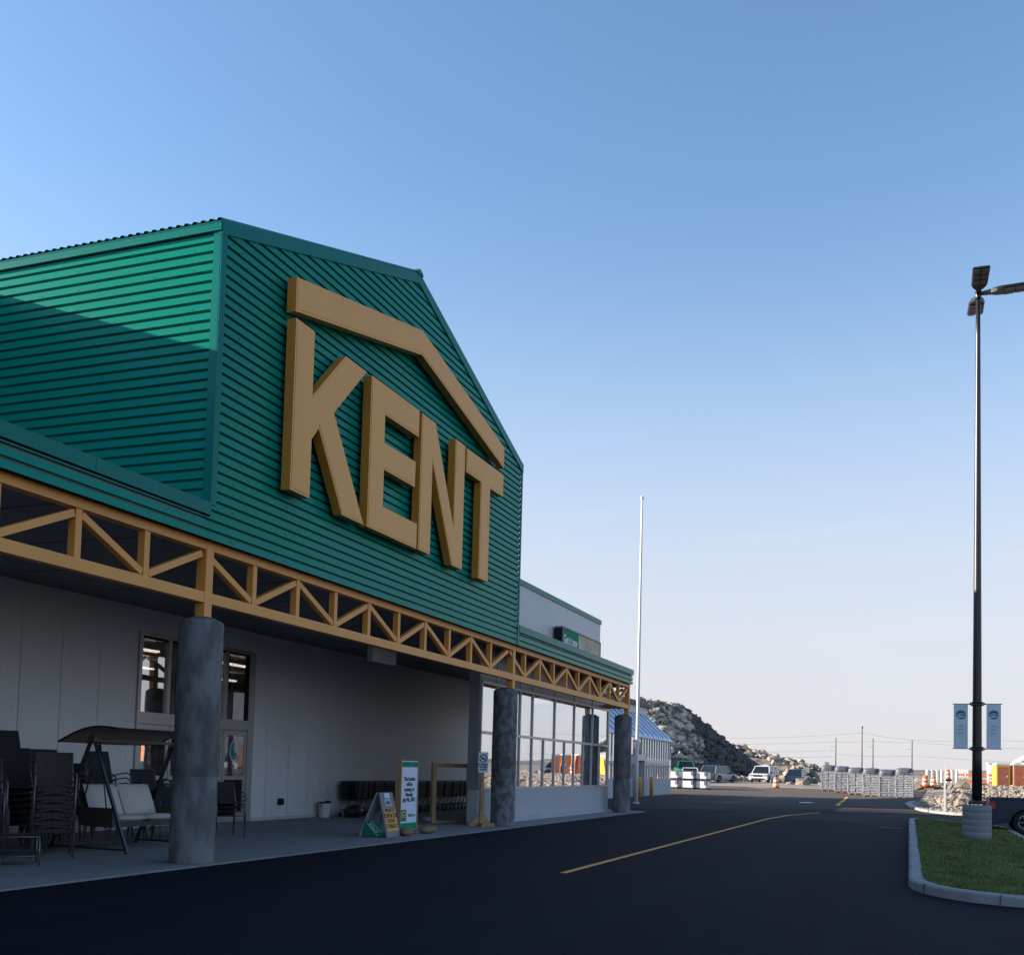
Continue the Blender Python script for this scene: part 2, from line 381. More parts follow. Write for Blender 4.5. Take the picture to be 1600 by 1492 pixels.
# curb at the far right, sunlit
def curb_strip(name, pts, w, h, label):
    m = MB(); L_ = []
    for i, p in enumerate(pts):
        a = Vector(pts[max(i-1, 0)]); b = Vector(pts[min(i+1, len(pts)-1)]); d = (b-a).normalized(); s = Vector((-d.y, d.x))
        z = terr(*p); p = Vector(p); c = .03
        L_.append([(p.x, p.y, z-.05), (p.x, p.y, z+h-c), (p.x+s.x*c, p.y+s.y*c, z+h), (p.x+s.x*w, p.y+s.y*w, z+h), (p.x+s.x*w, p.y+s.y*w, z-.05)])
    vs = [v for r in L_ for v in r]; fs = []
    for i in range(len(pts)-1):
        for k in range(4): fs.append((i*5+k, i*5+k+1, (i+1)*5+k+1, (i+1)*5+k))
    fs += [(0, 4, 3, 2, 1), tuple((len(pts)-1)*5+k for k in range(5))]
    m.add(vs, fs); return tag(m.build(name, 'curb'), kind='structure')
curb_strip('road_curb', [(14, 51.0), (8, 51.0), (4.5, 51.1), (3.2, 51.5), (1.9, 52.5), (1.1, 54.5), (.55, 57), (.1, 62), (-.2, 69), (.1, 73)][::-1], .35, .14, '')

# ------------------------------------------------------------------ grass island
isl = []
for k in range(13):
    t = math.pi+math.pi*k/12; isl.append((1.49+1.49*math.cos(t), 16.9+2.0*math.sin(t)))
isl += [(2.98, 20), (2.98, 30), (2.98, 37.2), (2.8, 38.6), (2.4, 39.6), (1.7, 41.0), (.9, 42.8), (.5, 43.3), (.15, 43.0), (0, 42), (0, 38), (0, 30), (0, 23)]
def inset(poly, d):
    n = len(poly); r = []
    for i in range(n):
        a, b, c = Vector(poly[i-1]), Vector(poly[i]), Vector(poly[(i+1) % n])
        n1 = Vector((-(b-a).y, (b-a).x)).normalized(); n2 = Vector((-(c-b).y, (c-b).x)).normalized(); m_ = (n1+n2).normalized()
        r.append(tuple(b+m_*d/max(.5, m_.dot(n1))))
    return r
cb = MB(); A0, A1, A2, A3 = isl, inset(isl, .03), inset(isl, .2), inset(isl, .2)
n = len(isl); vs = [(x, y, 0) for x, y in A0]+[(x, y, .13) for x, y in inset(isl, .012)]+[(x, y, .155) for x, y in inset(isl, .045)]+[(x, y, .155) for x, y in A2]+[(x, y, .05) for x, y in A3]
cb.add(vs, [(r*n+i, r*n+(i+1) % n, (r+1)*n+(i+1) % n, (r+1)*n+i) for r in range(4) for i in range(n)])
for y in (19, 22, 25, 28, 31, 34, 37, 40):
    cb.box(-.003, .19, y-.006, y+.006, .02, .1575, 1)
for k in (2, 5, 8, 11):
    t = math.pi+math.pi*k/12; a_ = Vector((1.49+1.495*math.cos(t), 16.9+2.005*math.sin(t), .08)); b_ = Vector((1.49+1.30*math.cos(t), 16.9+1.81*math.sin(t), .08)); cb.bar(a_, b_, .012, .155, (0, 0, 1), 1)
tag(cb.build('island_curb', ['curb', 'steel']), kind='structure')
gi = inset(isl, .19); gs = MB(); gs.add([(x, y, .13) for x, y in gi], [tuple(range(n))])
tag(gs.build('island_soil', 'grass'), kind='structure')
def inside(x, y, P):
    c = False
    for i in range(len(P)):
        (x1, y1), (x2, y2) = P[i-1], P[i]
        if (y1 > y) != (y2 > y) and x < (x2-x1)*(y-y1)/(y2-y1)+x1: c = not c
    return c
gb = MB(); cnt = 0
while cnt < 26000:
    y = 15+28.5*(random.random()**1.5); x = random.uniform(.15, 2.85)
    if not inside(x, y, gi): continue
    if noise.noise((x*1.1, y*.7, 3)) > .38 and random.random() < .6: continue
    cnt += 1; h = random.uniform(.025, .065)*(1+.6*noise.noise((x*2, y*2, 0))); a = random.uniform(0, 6.28); w = .006+.0005*y
    dx, dy = math.cos(a)*w, math.sin(a)*w; lx, ly = random.uniform(-.03, .03), random.uniform(-.03, .03)
    gb.add([(x-dx, y-dy, .128), (x+dx, y+dy, .128), (x+lx, y+ly, .13+h)], [(0, 1, 2)])
tag(gb.build('lawn', 'blade'), 'short green lawn filling the curbed island', 'grass', kind='stuff')

# ------------------------------------------------------------------ the store
B = thing('store_building', 'big hardware store with green ribbed gable over a gold truss canopy', 'store', (0, 0, 0))
FXX = -10.0; GL, GR, GA = 13.27, 26.86, 20.1; ZE, ZA, ZB, ZT = 9.93, 12.22, 4.97, 5.52
PITCHR = .1555
def ribs(z0, z1):      # (z, depth) profile of horizontal ribbed siding
    p = []; z = z0
    while z < z1:
        for dz, d in ((0, 0), (.104, 0), (.109, -.055), (.148, -.055), (.1545, -.004)):
            if z+dz <= z1: p.append((z+dz, d))
        z += PITCHR
    p.append((z1, p[-1][1])); return p
def sl(y):  # roof height over the gable at y
    return ZA-(ZA-ZE)*abs(y-GA)/(GA-GL if y < GA else GR-GA)
# gable front wall
m = MB(); pr = ribs(ZB, ZA-.02)
def yl(z): return GL if z <= ZE else GL+(GA-GL)*(z-ZE)/(ZA-ZE)
def yr(z): return GR if z <= ZE else GR-(GR-GA)*(z-ZE)/(ZA-ZE)
for (z0, d0), (z1, d1) in zip(pr, pr[1:]):
    if z1-z0 < 1e-6: continue
    m.add([(FXX+d0, yl(z0), z0), (FXX+d0, yr(z0), z0), (FXX+d1, yr(z1), z1), (FXX+d1, yl(z1), z1)], [(0, 1, 2, 3)])
for k, (z0, _) in enumerate(pr[::5]):     # fasteners
    for i in range(9):
        y = GL+.55+i*1.52+(k % 2)*.0
        if k % 3 == 0 and yl(z0)+.1 < y < yr(z0)-.1: m.box(FXX, FXX+.006, y-.009, y+.009, z0+.045, z0+.063, 1)
m.build('gable_front_wall', ['green', 'dark'], B)
# gable side wall facing the viewer (and its twin on the far side)
m = MB(); pr = ribs(5.3, ZE-.12)
for (z0, d0), (z1, d1) in zip(pr, pr[1:]):
    m.add([(-22, GL-d0*-1, z0), (FXX-.04, GL-d0*-1, z0), (FXX-.04, GL-d1*-1, z1), (-22, GL-d1*-1, z1)], [(0, 1, 2, 3)])
m.v = [(x, GL+(GL-y) if False else (GL+abs(y-GL)), z) for x, y, z in m.v]
for k, (z0, _) in enumerate(pr[::5]):
    for i in range(9):
        if k % 2: m.box(-10.5-i*.76, -10.488-i*.76, GL-.004, GL, z0+.022, z0+.034, 1)
m.build('gable_side_wall', ['green', 'dark'], B)
m = MB(); m.box(-22, FXX-.04, GR-.04, GR-.02, 5.3, ZE); m.build('gable_side_wall', 'green', B)
# corner + rake trim, eave fascia
m = MB()
m.box(FXX-.002, FXX+.022, GL-.022, GL+.12, 5.5, ZE-.04); m.box(FXX-.13, FXX-.002, GL-.024, GL-.002, 5.5, ZE-.04)
m.build('corner_trim', 'greent', B)
m = MB(); m.box(FXX-.002, FXX+.022, GR-.06, GR+.022, ZB+.02, ZE-.04)
m.build('corner_trim', 'greent', B)
m = MB()
for s0, s1 in ((GL-.03, GA), (GR+.03, GA)):
    za, zb = (ZE-.01, ZA)
    dz = .20
    m.add([(FXX+.03, s0, za-dz), (FXX+.03, s1, zb-dz), (FXX+.03, s1, zb+.02), (FXX+.03, s0, za+.02),
           (FXX-.05, s0, za-dz), (FXX-.05, s1, zb-dz), (FXX-.05, s1, zb+.02), (FXX-.05, s0, za+.02)],
          [(0, 1, 2, 3), (4, 7, 6, 5), (0, 4, 5, 1), (3, 2, 6, 7), (0, 3, 7, 4)])
m.build('rake_trim', 'greent', B)
m = MB(); m.box(-22, FXX+.02, GL-.05, GL-.002, ZE-.15, ZE-.004); m.build('eave_trim', 'greent', B)
# ribbed roof: profile along x, extruded up each slope
m = MB(); pf = []; x = FXX+.03
while x > -30:
    for dx, h in ((0, .0), (.03, .045), (.075, .045), (.105, 0), (.1555, 0)): pf.append((x-dx, h))
    x -= .1555
for y0, z0, y1, z1 in ((GL-.055, ZE+.0, GA, ZA+.03), (GR+.06, ZE-.0, GA, ZA+.03)):
    vs = [(x, y0, z0+h) for x, h in pf]+[(x, y1, z1+h) for x, h in pf]; n = len(pf)
    m.add(vs, [(i, i+1, n+i+1, n+i) for i in range(n-1)])
    m.add([(x, y0, z0-.025) for x in (FXX+.03, -30)]+[(x, y1, z1-.025) for x in (FXX+.03, -30)], [(0, 1, 3, 2)])
m.build('gable_roof', 'roofd' if False else 'greent', B)
m = MB(); m.prism([(GA-.16, ZA-.01), (GA+.16, ZA-.01), (GA+.12, ZA+.06), (GA, ZA+.10), (GA-.12, ZA+.06)], FXX+.05, -30, 'x'); m.build('ridge_cap', 'greent', B)
# canopy fascia: ribbed band with a flat cap flashing, left and right of the gable
for (a, b) in ((-12, GL-.005), (GR+.03, 39.72)):
    m = MB(); pr = ribs(ZB, 5.30)
    for (z0, d0), (z1, d1) in zip(pr, pr[1:]):
        m.add([(FXX+d0, a, z0), (FXX+d0, b, z0), (FXX+d1, b, z1), (FXX+d1, a, z1)], [(0, 1, 2, 3)])
    if b > 30:
        for (z0, d0), (z1, d1) in zip(pr, pr[1:]): m.add([(FXX+d0, b-d0*-1, z0), (-16.2, b-d0*-1, z0), (-16.2, b-d1*-1, z1), (FXX+d1, b-d1*-1, z1)], [(0, 1, 2, 3)])
    m.build('canopy_fascia', 'green', B)
    m = MB(); y = a; st = 2.45 if b < 20 else 2.2
    k0 = b
    while k0 > a:
        k1 = max(a, k0-st); m.box(FXX-.3, FXX+.03, k1+.004, k0-.004, 5.325, 5.52); k0 = k1
    if b > 30: m.box(-16.2, FXX-.31, b-.25, b+.03, 5.325, 5.52)
    m.build('fascia_cap', 'greent', B)
# canopy roof deck + soffit
m = MB(); m.box(-15.0, FXX-.05, -12, 13.2, 5.1, 5.3); m.box(-16.2, FXX-.05, GR, 39.66, 5.1, 5.3); m.box(-16.2, FXX-.06, 13.2, GR, 5.08, 5.2)
m.build('canopy_deck', 'soffit', B)
m = MB(); m.box(-16.2, FXX-.05, -12, 39.6, 5.0, 5.075)
for i in range(26): m.box(-15.9, -10.3, -11+i*2, -10.96+i*2, 4.985, 4.999)
m.build('canopy_soffit', 'soffit', B)
# parapet wall above and behind the canopy
UX, UY, UZ = -13.0, 45.5, 8.34
m = MB(); m.box(-60, -15.0, -45, GL-.1, 5.1, 9.28); m.box(-60, UX, GR+.05, UY, 5.305, UZ-.1); m.box(-60, -16.25, GL, GR, 5.1, 9.2)
m.box(-60, UX, 39.8, UY-.01, 5.0, 5.3)
m.box(-60, -16.6, 38.1, UY-.02, 0, 4.999); m.box(-60, -16.6, -45, 16.7, .0, 4.999); m.box(-60, -27.2, 16.71, 38.09, 0, 4.998); m.box(-60, -16.6, UY, 54.9, 0, 4.5)  # last box: unseen low block, added to close a gap letting sun through
m.build('upper_wall', 'panelw', B)
m = MB(); y = GR+.1
while y < UY-.1: m.box(UX-.25, UX+.04, y, min(y+2.55, UY+.04), UZ-.2, UZ); y += 2.56
m.box(-60, UX-.26, UY-.2, UY+.04, UZ-.2, UZ); m.box(-15.25, -14.96, -45, GL-.1, 9.19, 9.55)
m.build('parapet_coping', 'greent', B)
# back wall of the canopy: vertical fine-ribbed panels
m = MB()
def vrib(y0, y1, z0, z1, x=-16.2):
    n = int((y1-y0)/.075); st = (y1-y0)/max(n, 1); p = []
    for i in range(n):
        y = y0+i*st; p += [(y, 0), (y+st*.62, 0), (y+st*.72, -.012), (y+st*.9, -.012)]
    p.append((y1, 0)); k = len(p)
    m.add([(x+d*.4, y, z0) for y, d in p]+[(x+d*.4, y, z1) for y, d in p], [(i, i+1, k+i+1, k+i) for i in range(k-1)])
seam = [-12+1.07*i for i in range(52)]
ya = 19.15; yb = 23.65
edges = [s for s in seam if s < ya-.2]+[ya]
for a, b in zip(edges, edges[1:]): vrib(a+.006, b-.006, .05, 5.0)
vrib(ya, yb, 4.47, 5.0)
edges = [yb]+[s for s in seam if yb+.2 < s < 44.6]+[45.4]
for a, b in zip(edges, edges[1:]): vrib(a+.006, b-.006, .05, 5.0)
m.box(-16.3, -16.22, -12, ya-.01, .05, 5); m.box(-16.3, -16.22, yb+.01, 45.4, .05, 4.998)
m.build('back_wall', 'panel', B)
m = MB(); m.box(-16.2, -16.17, -12, ya-.1, .046, .13); m.box(-16.2, -16.17, yb+.1, 45.3, .046, .13); m.build('base_flashing', 'panelw', B)
m = MB(); m.box(-16.22, -16.12, 24.98, 25.16, .44, .62); m.box(-16.12, -16.09, 25.0, 25.14, .46, .60); m.build('wall_outlet_box', 'dark', B)
# entrance: transom window over sliding doors
D = MB(); fr = .09
X0 = -16.2
for y0, y1 in ((ya, ya+.1), (yb-.26, yb)): D.box(X0-.06, X0+.05, y0, y1, .05, 4.47)
D.box(X0-.06, X0+.05, ya+.1, yb-.26, 4.38, 4.47)
D.box(X0-.06, X0+.045, ya+.1, yb-.26, 2.40, 2.66)
D.box(X0-.05, X0+.046, 20.14, 20.25, 2.66, 4.38); D.box(X0-.05, X0+.046, 21.25, 21.36, 2.66, 4.38); D.box(X0-.05, X0+.046, 22.35, 22.46, 2.66, 4.38)
fo = D.build('entrance_frame', 'alu', B)
gk = MB()
for y in (20.25, 21.36, 22.46): gk.box(X0-.05, X0+.03, y, y+.05, 2.66, 4.38)
gk.box(X0-.05, X0+.03, yb-.33, yb-.26, 2.66, 4.38); gk.box(X0-.05, X0+.03, ya+.1, yb-.26, 4.33, 4.38)
gk.build('gasket', 'dark', fo)
tg = MB(); tg.box(X0-.02, X0-.01, ya+.1, yb-.26, 2.66, 4.38); tg.build('transom_glass', 'glassd', fo)
for i, (a, b) in enumerate(((19.25, 20.28), (20.28, 21.32), (21.32, 22.36), (22.36, 23.38))):
    d = MB(); t = .09
    d.box(X0-.01, X0+.04, a+.01, a+t, .06, 2.38); d.box(X0-.01, X0+.04, b-t, b-.01, .06, 2.38)
    d.box(X0-.01, X0+.04, a+t, b-t, .06, .3); d.box(X0-.01, X0+.04, a+t, b-t, 2.25, 2.38); d.box(X0-.01, X0+.04, a+t, b-t, 1.13, 1.22)
    dd = d.build('sliding_door', 'alu', B)
    d = MB(); d.box(X0+.01, X0+.02, a+t, b-t, .3, 1.13); d.box(X0+.01, X0+.02, a+t, b-t, 1.22, 2.25); d.build('door_glass', 'glassd', dd)
    if i in (1, 3):
        d = MB(); cy_, cz_ = (a+b)/2, 1.86
        el = [(cy_+.19*math.cos(q*.2617), cz_+.27*math.sin(q*.2617)) for q in range(24)]
        d.prism(el, X0+.021, X0+.024, 'x')
        el = [(cy_+.165*math.cos(q*.2617), cz_+.24*math.sin(q*.2617)) for q in range(12, 25)]; 
        d.prism([(cy_+.16*math.cos(q*.2617), cz_+.235*math.sin(q*.2617)) for q in range(6, 19)], X0+.024, X0+.026, 'x', 1)
        d.prism([(cy_+.02+.10*math.cos(q*.2617), cz_-.12+.10*math.sin(q*.2617)) for q in range(24)], X0+.0262, X0+.028, 'x', 2)
        d.bar((X0+.028, cy_-.13, cz_+.14), (X0+.028, cy_+.02, cz_-.02), .004, .02, (1, 0, 0), 3)
        d.bar((X0+.028, cy_+.03, cz_+.06), (X0+.028, cy_+.14, cz_+.06), .004, .02, (1, 0, 0), 1)
        d.bar((X0+.028, cy_+.03, cz_+.01), (X0+.028, cy_+.14, cz_+.01), .004, .02, (1, 0, 0), 1)
        d.build('door_decal', ['bwhite', 'teal', 'teal2', 'white'], dd)
# store interior seen through the glass, with lit tube lamps
m = MB(); m.add([(-16.4, 17, .05), (-16.4, 38, .05), (-27, 38, .05), (-27, 17, .05), (-16.4, 17, 4.6), (-16.4, 38, 4.6), (-27, 38, 4.6), (-27, 17, 4.6)],
   [(0, 1, 2, 3), (4, 7, 6, 5), (1, 2, 6, 5), (2, 3, 7, 6), (3, 0, 4, 7)])
io = m.build('store_interior', 'room', B)
for k_ in range(5):
    m = MB(); m.box(-24.5, -19, 24.5+k_*2.6, 25.3+k_*2.6, .05, 1.9+.3*(k_ % 2)); m.build('shelf_unit', ['cream', 'steel', 'gboard', 'cream', 'steel'][k_], io)
for i in range(2):
    for k_ in range(4):
        m = MB(); m.box(-18.0-i*3.6, -17.85-i*3.6, 19.5+k_*4.2, 21.9+k_*4.2, 4.30, 4.35); m.build('tube_lamp', 'tube', io)
# ---- trusses
TX = -10.22; TW = .16
def truss_bay(nodes, first_down=True, name='roof_truss'):
    m = MB(); a, b = nodes[0], nodes[-1]
    m.box(TX-TW/2, TX+TW/2, a, b, 4.84, 4.985)
    t = m.build(name, 'gold', B)
    m = MB(); m.box(TX-TW/2, TX+TW/2, a, b, 4.02, 4.185); m.build('bottom_chord', 'gold', t)
    for y in nodes[1:-1]:
        m = MB(); m.box(TX-.06, TX+.06, y-.055, y+.055, 4.187, 4.838); m.build('vertical_strut', 'gold', t)
    dn = first_down
    for y0, y1 in zip(nodes, nodes[1:]):
        m = MB(); za, zb = (4.77, 4.24) if dn else (4.24, 4.77)
        m.bar((TX, y0+.07, za), (TX, y1-.07, zb), .10, .10, (1, 0, 0)); m.build('diagonal_strut', 'gold', t); dn = not dn
    return t
bay = 13.27
P1, P2, P3 = 13.42, 26.67, 39.62
for i, (a, b) in enumerate(((P1-bay, P1), (P1, P2), (P2, P3))):
    truss_bay([a+(b-a)*k/10 for k in range(11)])
m = MB(); m.box(TX-TW/2-5.7, TX-TW/2, P3-.08, P3+.08, 4.84, 4.985); t = m.build('end_truss', 'gold', B)
m = MB(); m.box(TX-TW/2-5.7, TX-TW/2-.002, P3-.08, P3+.08, 4.02, 4.185); m.build('bottom_chord', 'gold', t)
xsn = [TX-.08-5.7*k/4 for k in range(5)]
for k, (a, b) in enumerate(zip(xsn, xsn[1:])):
    m = MB(); za, zb = (4.77, 4.24) if k % 2 == 0 else (4.24, 4.77); m.bar((a-.05, P3, za), (b+.05, P3, zb), .1, .1, (0, 1, 0)); m.build('diagonal_strut', 'gold', t)
    if k < 3: m = MB(); m.box(b-.05, b+.05, P3-.05, P3+.05, 4.187, 4.838); m.build('vertical_strut', 'gold', t)
# ---- columns
def column(y, x, mt):
    m = MB(); r = .335
    m.lathe([(r+.01, .04), (r, .07), (r, 1.34), (r-.006, 1.352), (r, 1.364), (r, 3.70), (r-.015, 3.73), (.17, 3.80)], 40)
    c = m.build('concrete_column', mt, B, (x, y, 0))
    m = MB(); m.box(-10.31-x, -10.135-x, -.09, .09, 3.79, 4.989); m.build('column_post', 'gold', c)
column(13.50, -10.24, 'colc'); column(27.0, -10.36, 'colc2'); column(39.75, -10.36, 'colc'); column(.2, -10.24, 'colc')
# ---- glazed wind screen right of the entrance
SX = -11.0; Y0s, Y1s = 26.72, 39.95
m = MB(); m.box(SX-.30, SX, Y0s, 29.4, .04, 1.0); m.box(SX-.30, SX+.02, 29.42, Y1s+.05, .04, 1.0); m.box(SX-.28, SX+.10, 29.42, Y1s+.06, .04, .16)
m.build('stem_wall', 'stem', B)
m = MB(); m.box(SX-.31, SX-.004, Y0s-.03, Y0s+.1, 1.001, 4.985); m.build('screen_jamb', 'grey', B)
m = MB(); up = [26.82, 28.0, 29.92, 31.05, 33.26, 35.45, 37.74, 39.88]
lo = [26.82, 27.85, 28.9, 29.92, 31.05, 32.16, 33.28, 34.38, 35.47, 36.56, 37.66, 38.72, 39.88]
m.box(SX-.12, SX+.03, Y0s+.1, Y1s, 1.002, 1.07); m.box(SX-.12, SX+.03, Y0s+.1, Y1s, 2.54, 2.62); m.box(SX-.12, SX+.03, Y0s+.1, Y1s, 3.93, 4.0)
for y in up: m.box(SX-.12, SX+.028, y-.035, y+.035, 2.622, 3.928)
for y in up: m.box(SX-.12, SX+.012, y-.02, y+.02, 4.002, 4.98)
for y in lo: m.box(SX-.12, SX+.028, y-.03, y+.03, 1.072, 2.538)
m.box(SX-.3, SX+.03, Y1s-.02, Y1s+.05, 1.002, 4.98)
gfr = m.build('glazing_frame', 'alu', B)
gk = MB()
for y in up[:-1]: gk.box(SX-.11, SX-.0, y+.036, y+.066, 2.622, 3.928)
for y in lo[:-1]: gk.box(SX-.11, SX-.0, y+.031, y+.056, 1.072, 2.538)
gk.build('gasket', 'dark', gfr)
for a, b in zip(up, up[1:]):
    q = MB(); q.box(SX-.02, SX-.012, a+.06, b-.03, 2.62, 3.93); q.build('window_pane', 'glass', gfr)
for a, b in zip(lo, lo[1:]):
    q = MB(); q.box(SX-.02, SX-.012, a+.05, b-.03, 1.07, 2.54); q.build('window_pane', 'glass', gfr)
for a, b in zip(up, up[1:]):
    q = MB(); q.box(SX-.03, SX-.01, a+.02, b-.02, 4.002, 4.98); q.build('spandrel_panel', 'steel', gfr)

# ceiling box hung under the canopy
m = MB(); m.box(-13.1, -12.95, 24.1, 25.45, 4.28, 4.72); lb = m.build('ceiling_heater', 'panelw', B)
m = MB(); m.tube([(-13.02, 24.3, 4.72), (-13.02, 24.3, 5.0)], .015, 6); m.tube([(-13.02, 25.2, 4.72), (-13.02, 25.2, 5.0)], .015, 6); m.build('hanger', 'dark', lb)

# ------------------------------------------------------------------ wall signs
KF, KB = -9.73, -9.905
s_ = 9.73/9.55
def T(p): return [(y*s_, 1.6+(z-1.6)*s_) for y, z in p]
KS = thing('storefront_sign', 'huge gold KENT lettering under a gold roof outline on the green gable', 'store sign', (KB, 13, 4))
LET = {
 'sign_roof_outline': [(14.7, 9.06), (19.5, 10.15), (24.33, 9.10), (24.33, 9.63), (19.5, 10.67), (14.7, 9.64)],
 'letter_k': [(14.73, 6.08), (15.34, 6.08), (15.34, 7.10), (15.56, 7.36), (16.44, 6.06), (17.25, 6.06), (16.04, 7.79), (17.17, 8.94), (16.38, 8.94), (15.32, 7.85), (15.32, 8.96), (14.73, 8.96)],
 'letter_e': [(17.37, 6.06), (19.5, 6.07), (19.5, 6.59), (17.98, 6.59), (17.98, 7.31), (19.35, 7.32), (19.35, 7.85), (17.96, 7.83), (17.96, 8.38), (19.46, 8.40), (19.46, 8.96), (17.37, 8.95)],
 'letter_n': [(19.58, 6.08), (20.16, 6.08), (20.16, 8.08), (21.29, 6.08), (21.88, 6.08), (21.88, 8.94), (21.33, 8.94), (21.33, 6.98), (20.26, 8.95), (19.58, 8.95)],
 'letter_t': [(22.86, 6.07), (23.46, 6.08), (23.46, 8.36), (24.32, 8.38), (24.32, 8.93), (21.97, 8.92), (21.97, 8.37), (22.86, 8.37)]}
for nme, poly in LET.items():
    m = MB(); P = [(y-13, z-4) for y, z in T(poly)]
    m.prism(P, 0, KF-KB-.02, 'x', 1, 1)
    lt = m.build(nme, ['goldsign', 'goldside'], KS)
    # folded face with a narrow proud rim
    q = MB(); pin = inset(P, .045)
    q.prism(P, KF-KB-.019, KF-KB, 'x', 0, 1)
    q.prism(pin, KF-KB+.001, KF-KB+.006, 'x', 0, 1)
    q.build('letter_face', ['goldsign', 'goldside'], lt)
    st = MB()
    for y, z in P[::3]: pass
gs_ = thing('banner_sign', 'lit-style green and photo banner sign above the far canopy reading Get it now', 'sign', (-12.62, 38.85, 6.44))
gs_.scale = (.863, .863, .863)
m = MB(); m.box(-.38, 0, 0, 6.2, -1.03, .83); m.build('sign_cabinet', 'dark', gs_)
m = MB(); m.box(-.36, .03, -.02, 6.22, .79, .86); m.box(.0, .03, -.02, .03, -1.03, .79); m.box(.0, .03, 6.17, 6.22, -1.03, .79); m.build('cabinet_frame', 'grey', gs_)
m = MB(); m.box(.001, .012, .06, 2.42, -1.02, .78); m.build('green_panel', 'sgreen', gs_)
m = MB(); m.box(.001, .012, 2.44, 6.15, -1.02, .78)
m.add([(.014, 2.5, .05), (.014, 2.5, .7), (.014, 4.9, -.9), (.014, 4.4, -1.0)], [(0, 3, 2, 1)], 1)
m.add([(.015, 2.6, -.1), (.015, 2.7, 0.02), (.015, 4.9, -1.0), (.015, 4.75, -1.05)], [(0, 3, 2, 1)], 2)
m.add([(.014, 4.3, -1.0), (.014, 4.4, .1), (.014, 4.8, .35), (.014, 5.0, -1.0)], [(0, 3, 2, 1)], 1)
m.add([(.014, 5.15, -1.0), (.014, 5.25, .3), (.014, 5.45, .3), (.014, 5.5, -1.0)], [(0, 3, 2, 1)], 3)
m.build('photo_panel', [mat('photo_tan', (.38, .29, .20), .5, 0, .3, 2), mat('photo_grey', (.48, .47, .46), .5, 0, .3, 3), mat('photo_brown', (.12, .08, .05), .5), mat('photo_cream', (.62, .50, .32), .5)], gs_)
text('sign_lettering', 'Get it now', .58, 'white', gs_, (.014, 1.22, .30), FX, sx=.80, bold=.012)
text('sign_lettering', 'for less today', .22, 'bwhite', gs_, (.014, 1.24, -.62), FX, sx=.9) if False else None

# ------------------------------------------------------------------ lamp post
Lp = thing('street_lamp', 'tall black lamp post with three flat heads and two blue banners on the grass island', 'lamp post', (1.6, 29, .12))
m = MB(); pf = [(.34, 0)]
for z in (.22, .38, .53, .70): pf += [(.34, z-.005), (.337, z), (.34, z+.005)]
pf += [(.34, .87), (.33, .88)]
m.lathe(pf, 40); m.build('concrete_base', mat('base_concrete', (.25, .26, .28), .85, 0, .12, 2, .2, 40), Lp)
m = MB(); m.box(-.2, .2, -.2, .2, .905, .93); m.lathe([(.17, .93), (.15, .96), (.145, 1.0)], 24)
for a in (-1, 1):
    for b in (-1, 1): m.tube([(a*.165, b*.165, .88), (a*.165, b*.165, .99)], .014, 8); m.lathe([(.03, .93), (.03, .955)], 6, (a*.165, b*.165))
m.build('base_plate', 'black', Lp)
m = MB(); m.tube([(0, 0, .96+i*(13.0/12)) for i in range(13)], [.120-.068*i/12 for i in range(13)], 20); m.build('pole', 'black', Lp)
for z in (2.29, 3.42):
    m = MB(); m.lathe([(.13, z-.05), (.15, z-.045), (.15, z-.025), (.135, z-.02), (.135, z+.02), (.15, z+.025), (.15, z+.045), (.13, z+.05)], 24)
    for s in (-1, 1): m.tube([(s*.14, 0, z), (s*.20, 0, z)], [.035, .014], 8); m.tube([(s*.2, 0, z), (s*.58, 0, z)], .010, 6)
    m.build('banner_bracket', 'black', Lp)
for s in (-1, 1):
    m = MB(); x0, x1 = sorted((s*.215, s*.545)); nn = 10
    vs = []
    for k in (0, 1):
        for i in range(nn+1):
            z = 2.30+1.11*i/nn
            for x in (x0, x1): vs.append((x, .006*math.sin(i*.8)+(.006 if k else -.006), z))
    fs = [(2*i, 2*i+1, 2*i+3, 2*i+2) for i in range(nn)]; o_ = 2*(nn+1); fs += [(o_+2*i+1, o_+2*i, o_+2*i+2, o_+2*i+3) for i in range(nn)]
    m.add(vs, fs); bn = m.build('pole_banner', 'blueban', Lp)
    cx = (x0+x1)/2; cz = 3.15; m = MB(); rr = .115
    m.prism([(cx+rr*math.cos(k*math.pi/16), cz+rr*.96*math.sin(k*math.pi/16)) for k in range(1, 17)]+[(cx-rr*.4, cz+.02), (cx, cz+.045), (cx+rr*.5, cz+.03)], -.018, -.016, 'y')
    m.prism([(cx-rr*1.0, cz-.01), (cx-rr*.82, cz-.06), (cx-.02, cz-.018), (cx+rr, cz-.03), (cx+rr*.97, cz+.0), (cx, cz+.01), (cx-.06, cz-.02)], -.019, -.0165, 'y')
    m.prism([(cx+rr*math.cos(math.pi+k*math.pi/16), cz+rr*math.sin(math.pi+k*math.pi/16)) for k in range(4, 15)], -.018, -.016, 'y', 1)
    m.build('banner_emblem', ['teal', 'teal2'], bn)
    for j, w in enumerate(('Shop', 'and', 'enjoy') if False else ((.055, .05), (.05, .045), (.075, .06))):
        m = MB(); z = 2.87-.09*j
        for q in range(5):
            xx = cx-w[0]+2*w[0]*q/4.6; m.tube([(xx, -.017, z-.015), (xx+.006, -.017, z+.016*(1 if q % 2 else .4)), (xx+.016, -.017, z-.012)], .003, 4)
        m.build('banner_lettering', 'inkb', bn)
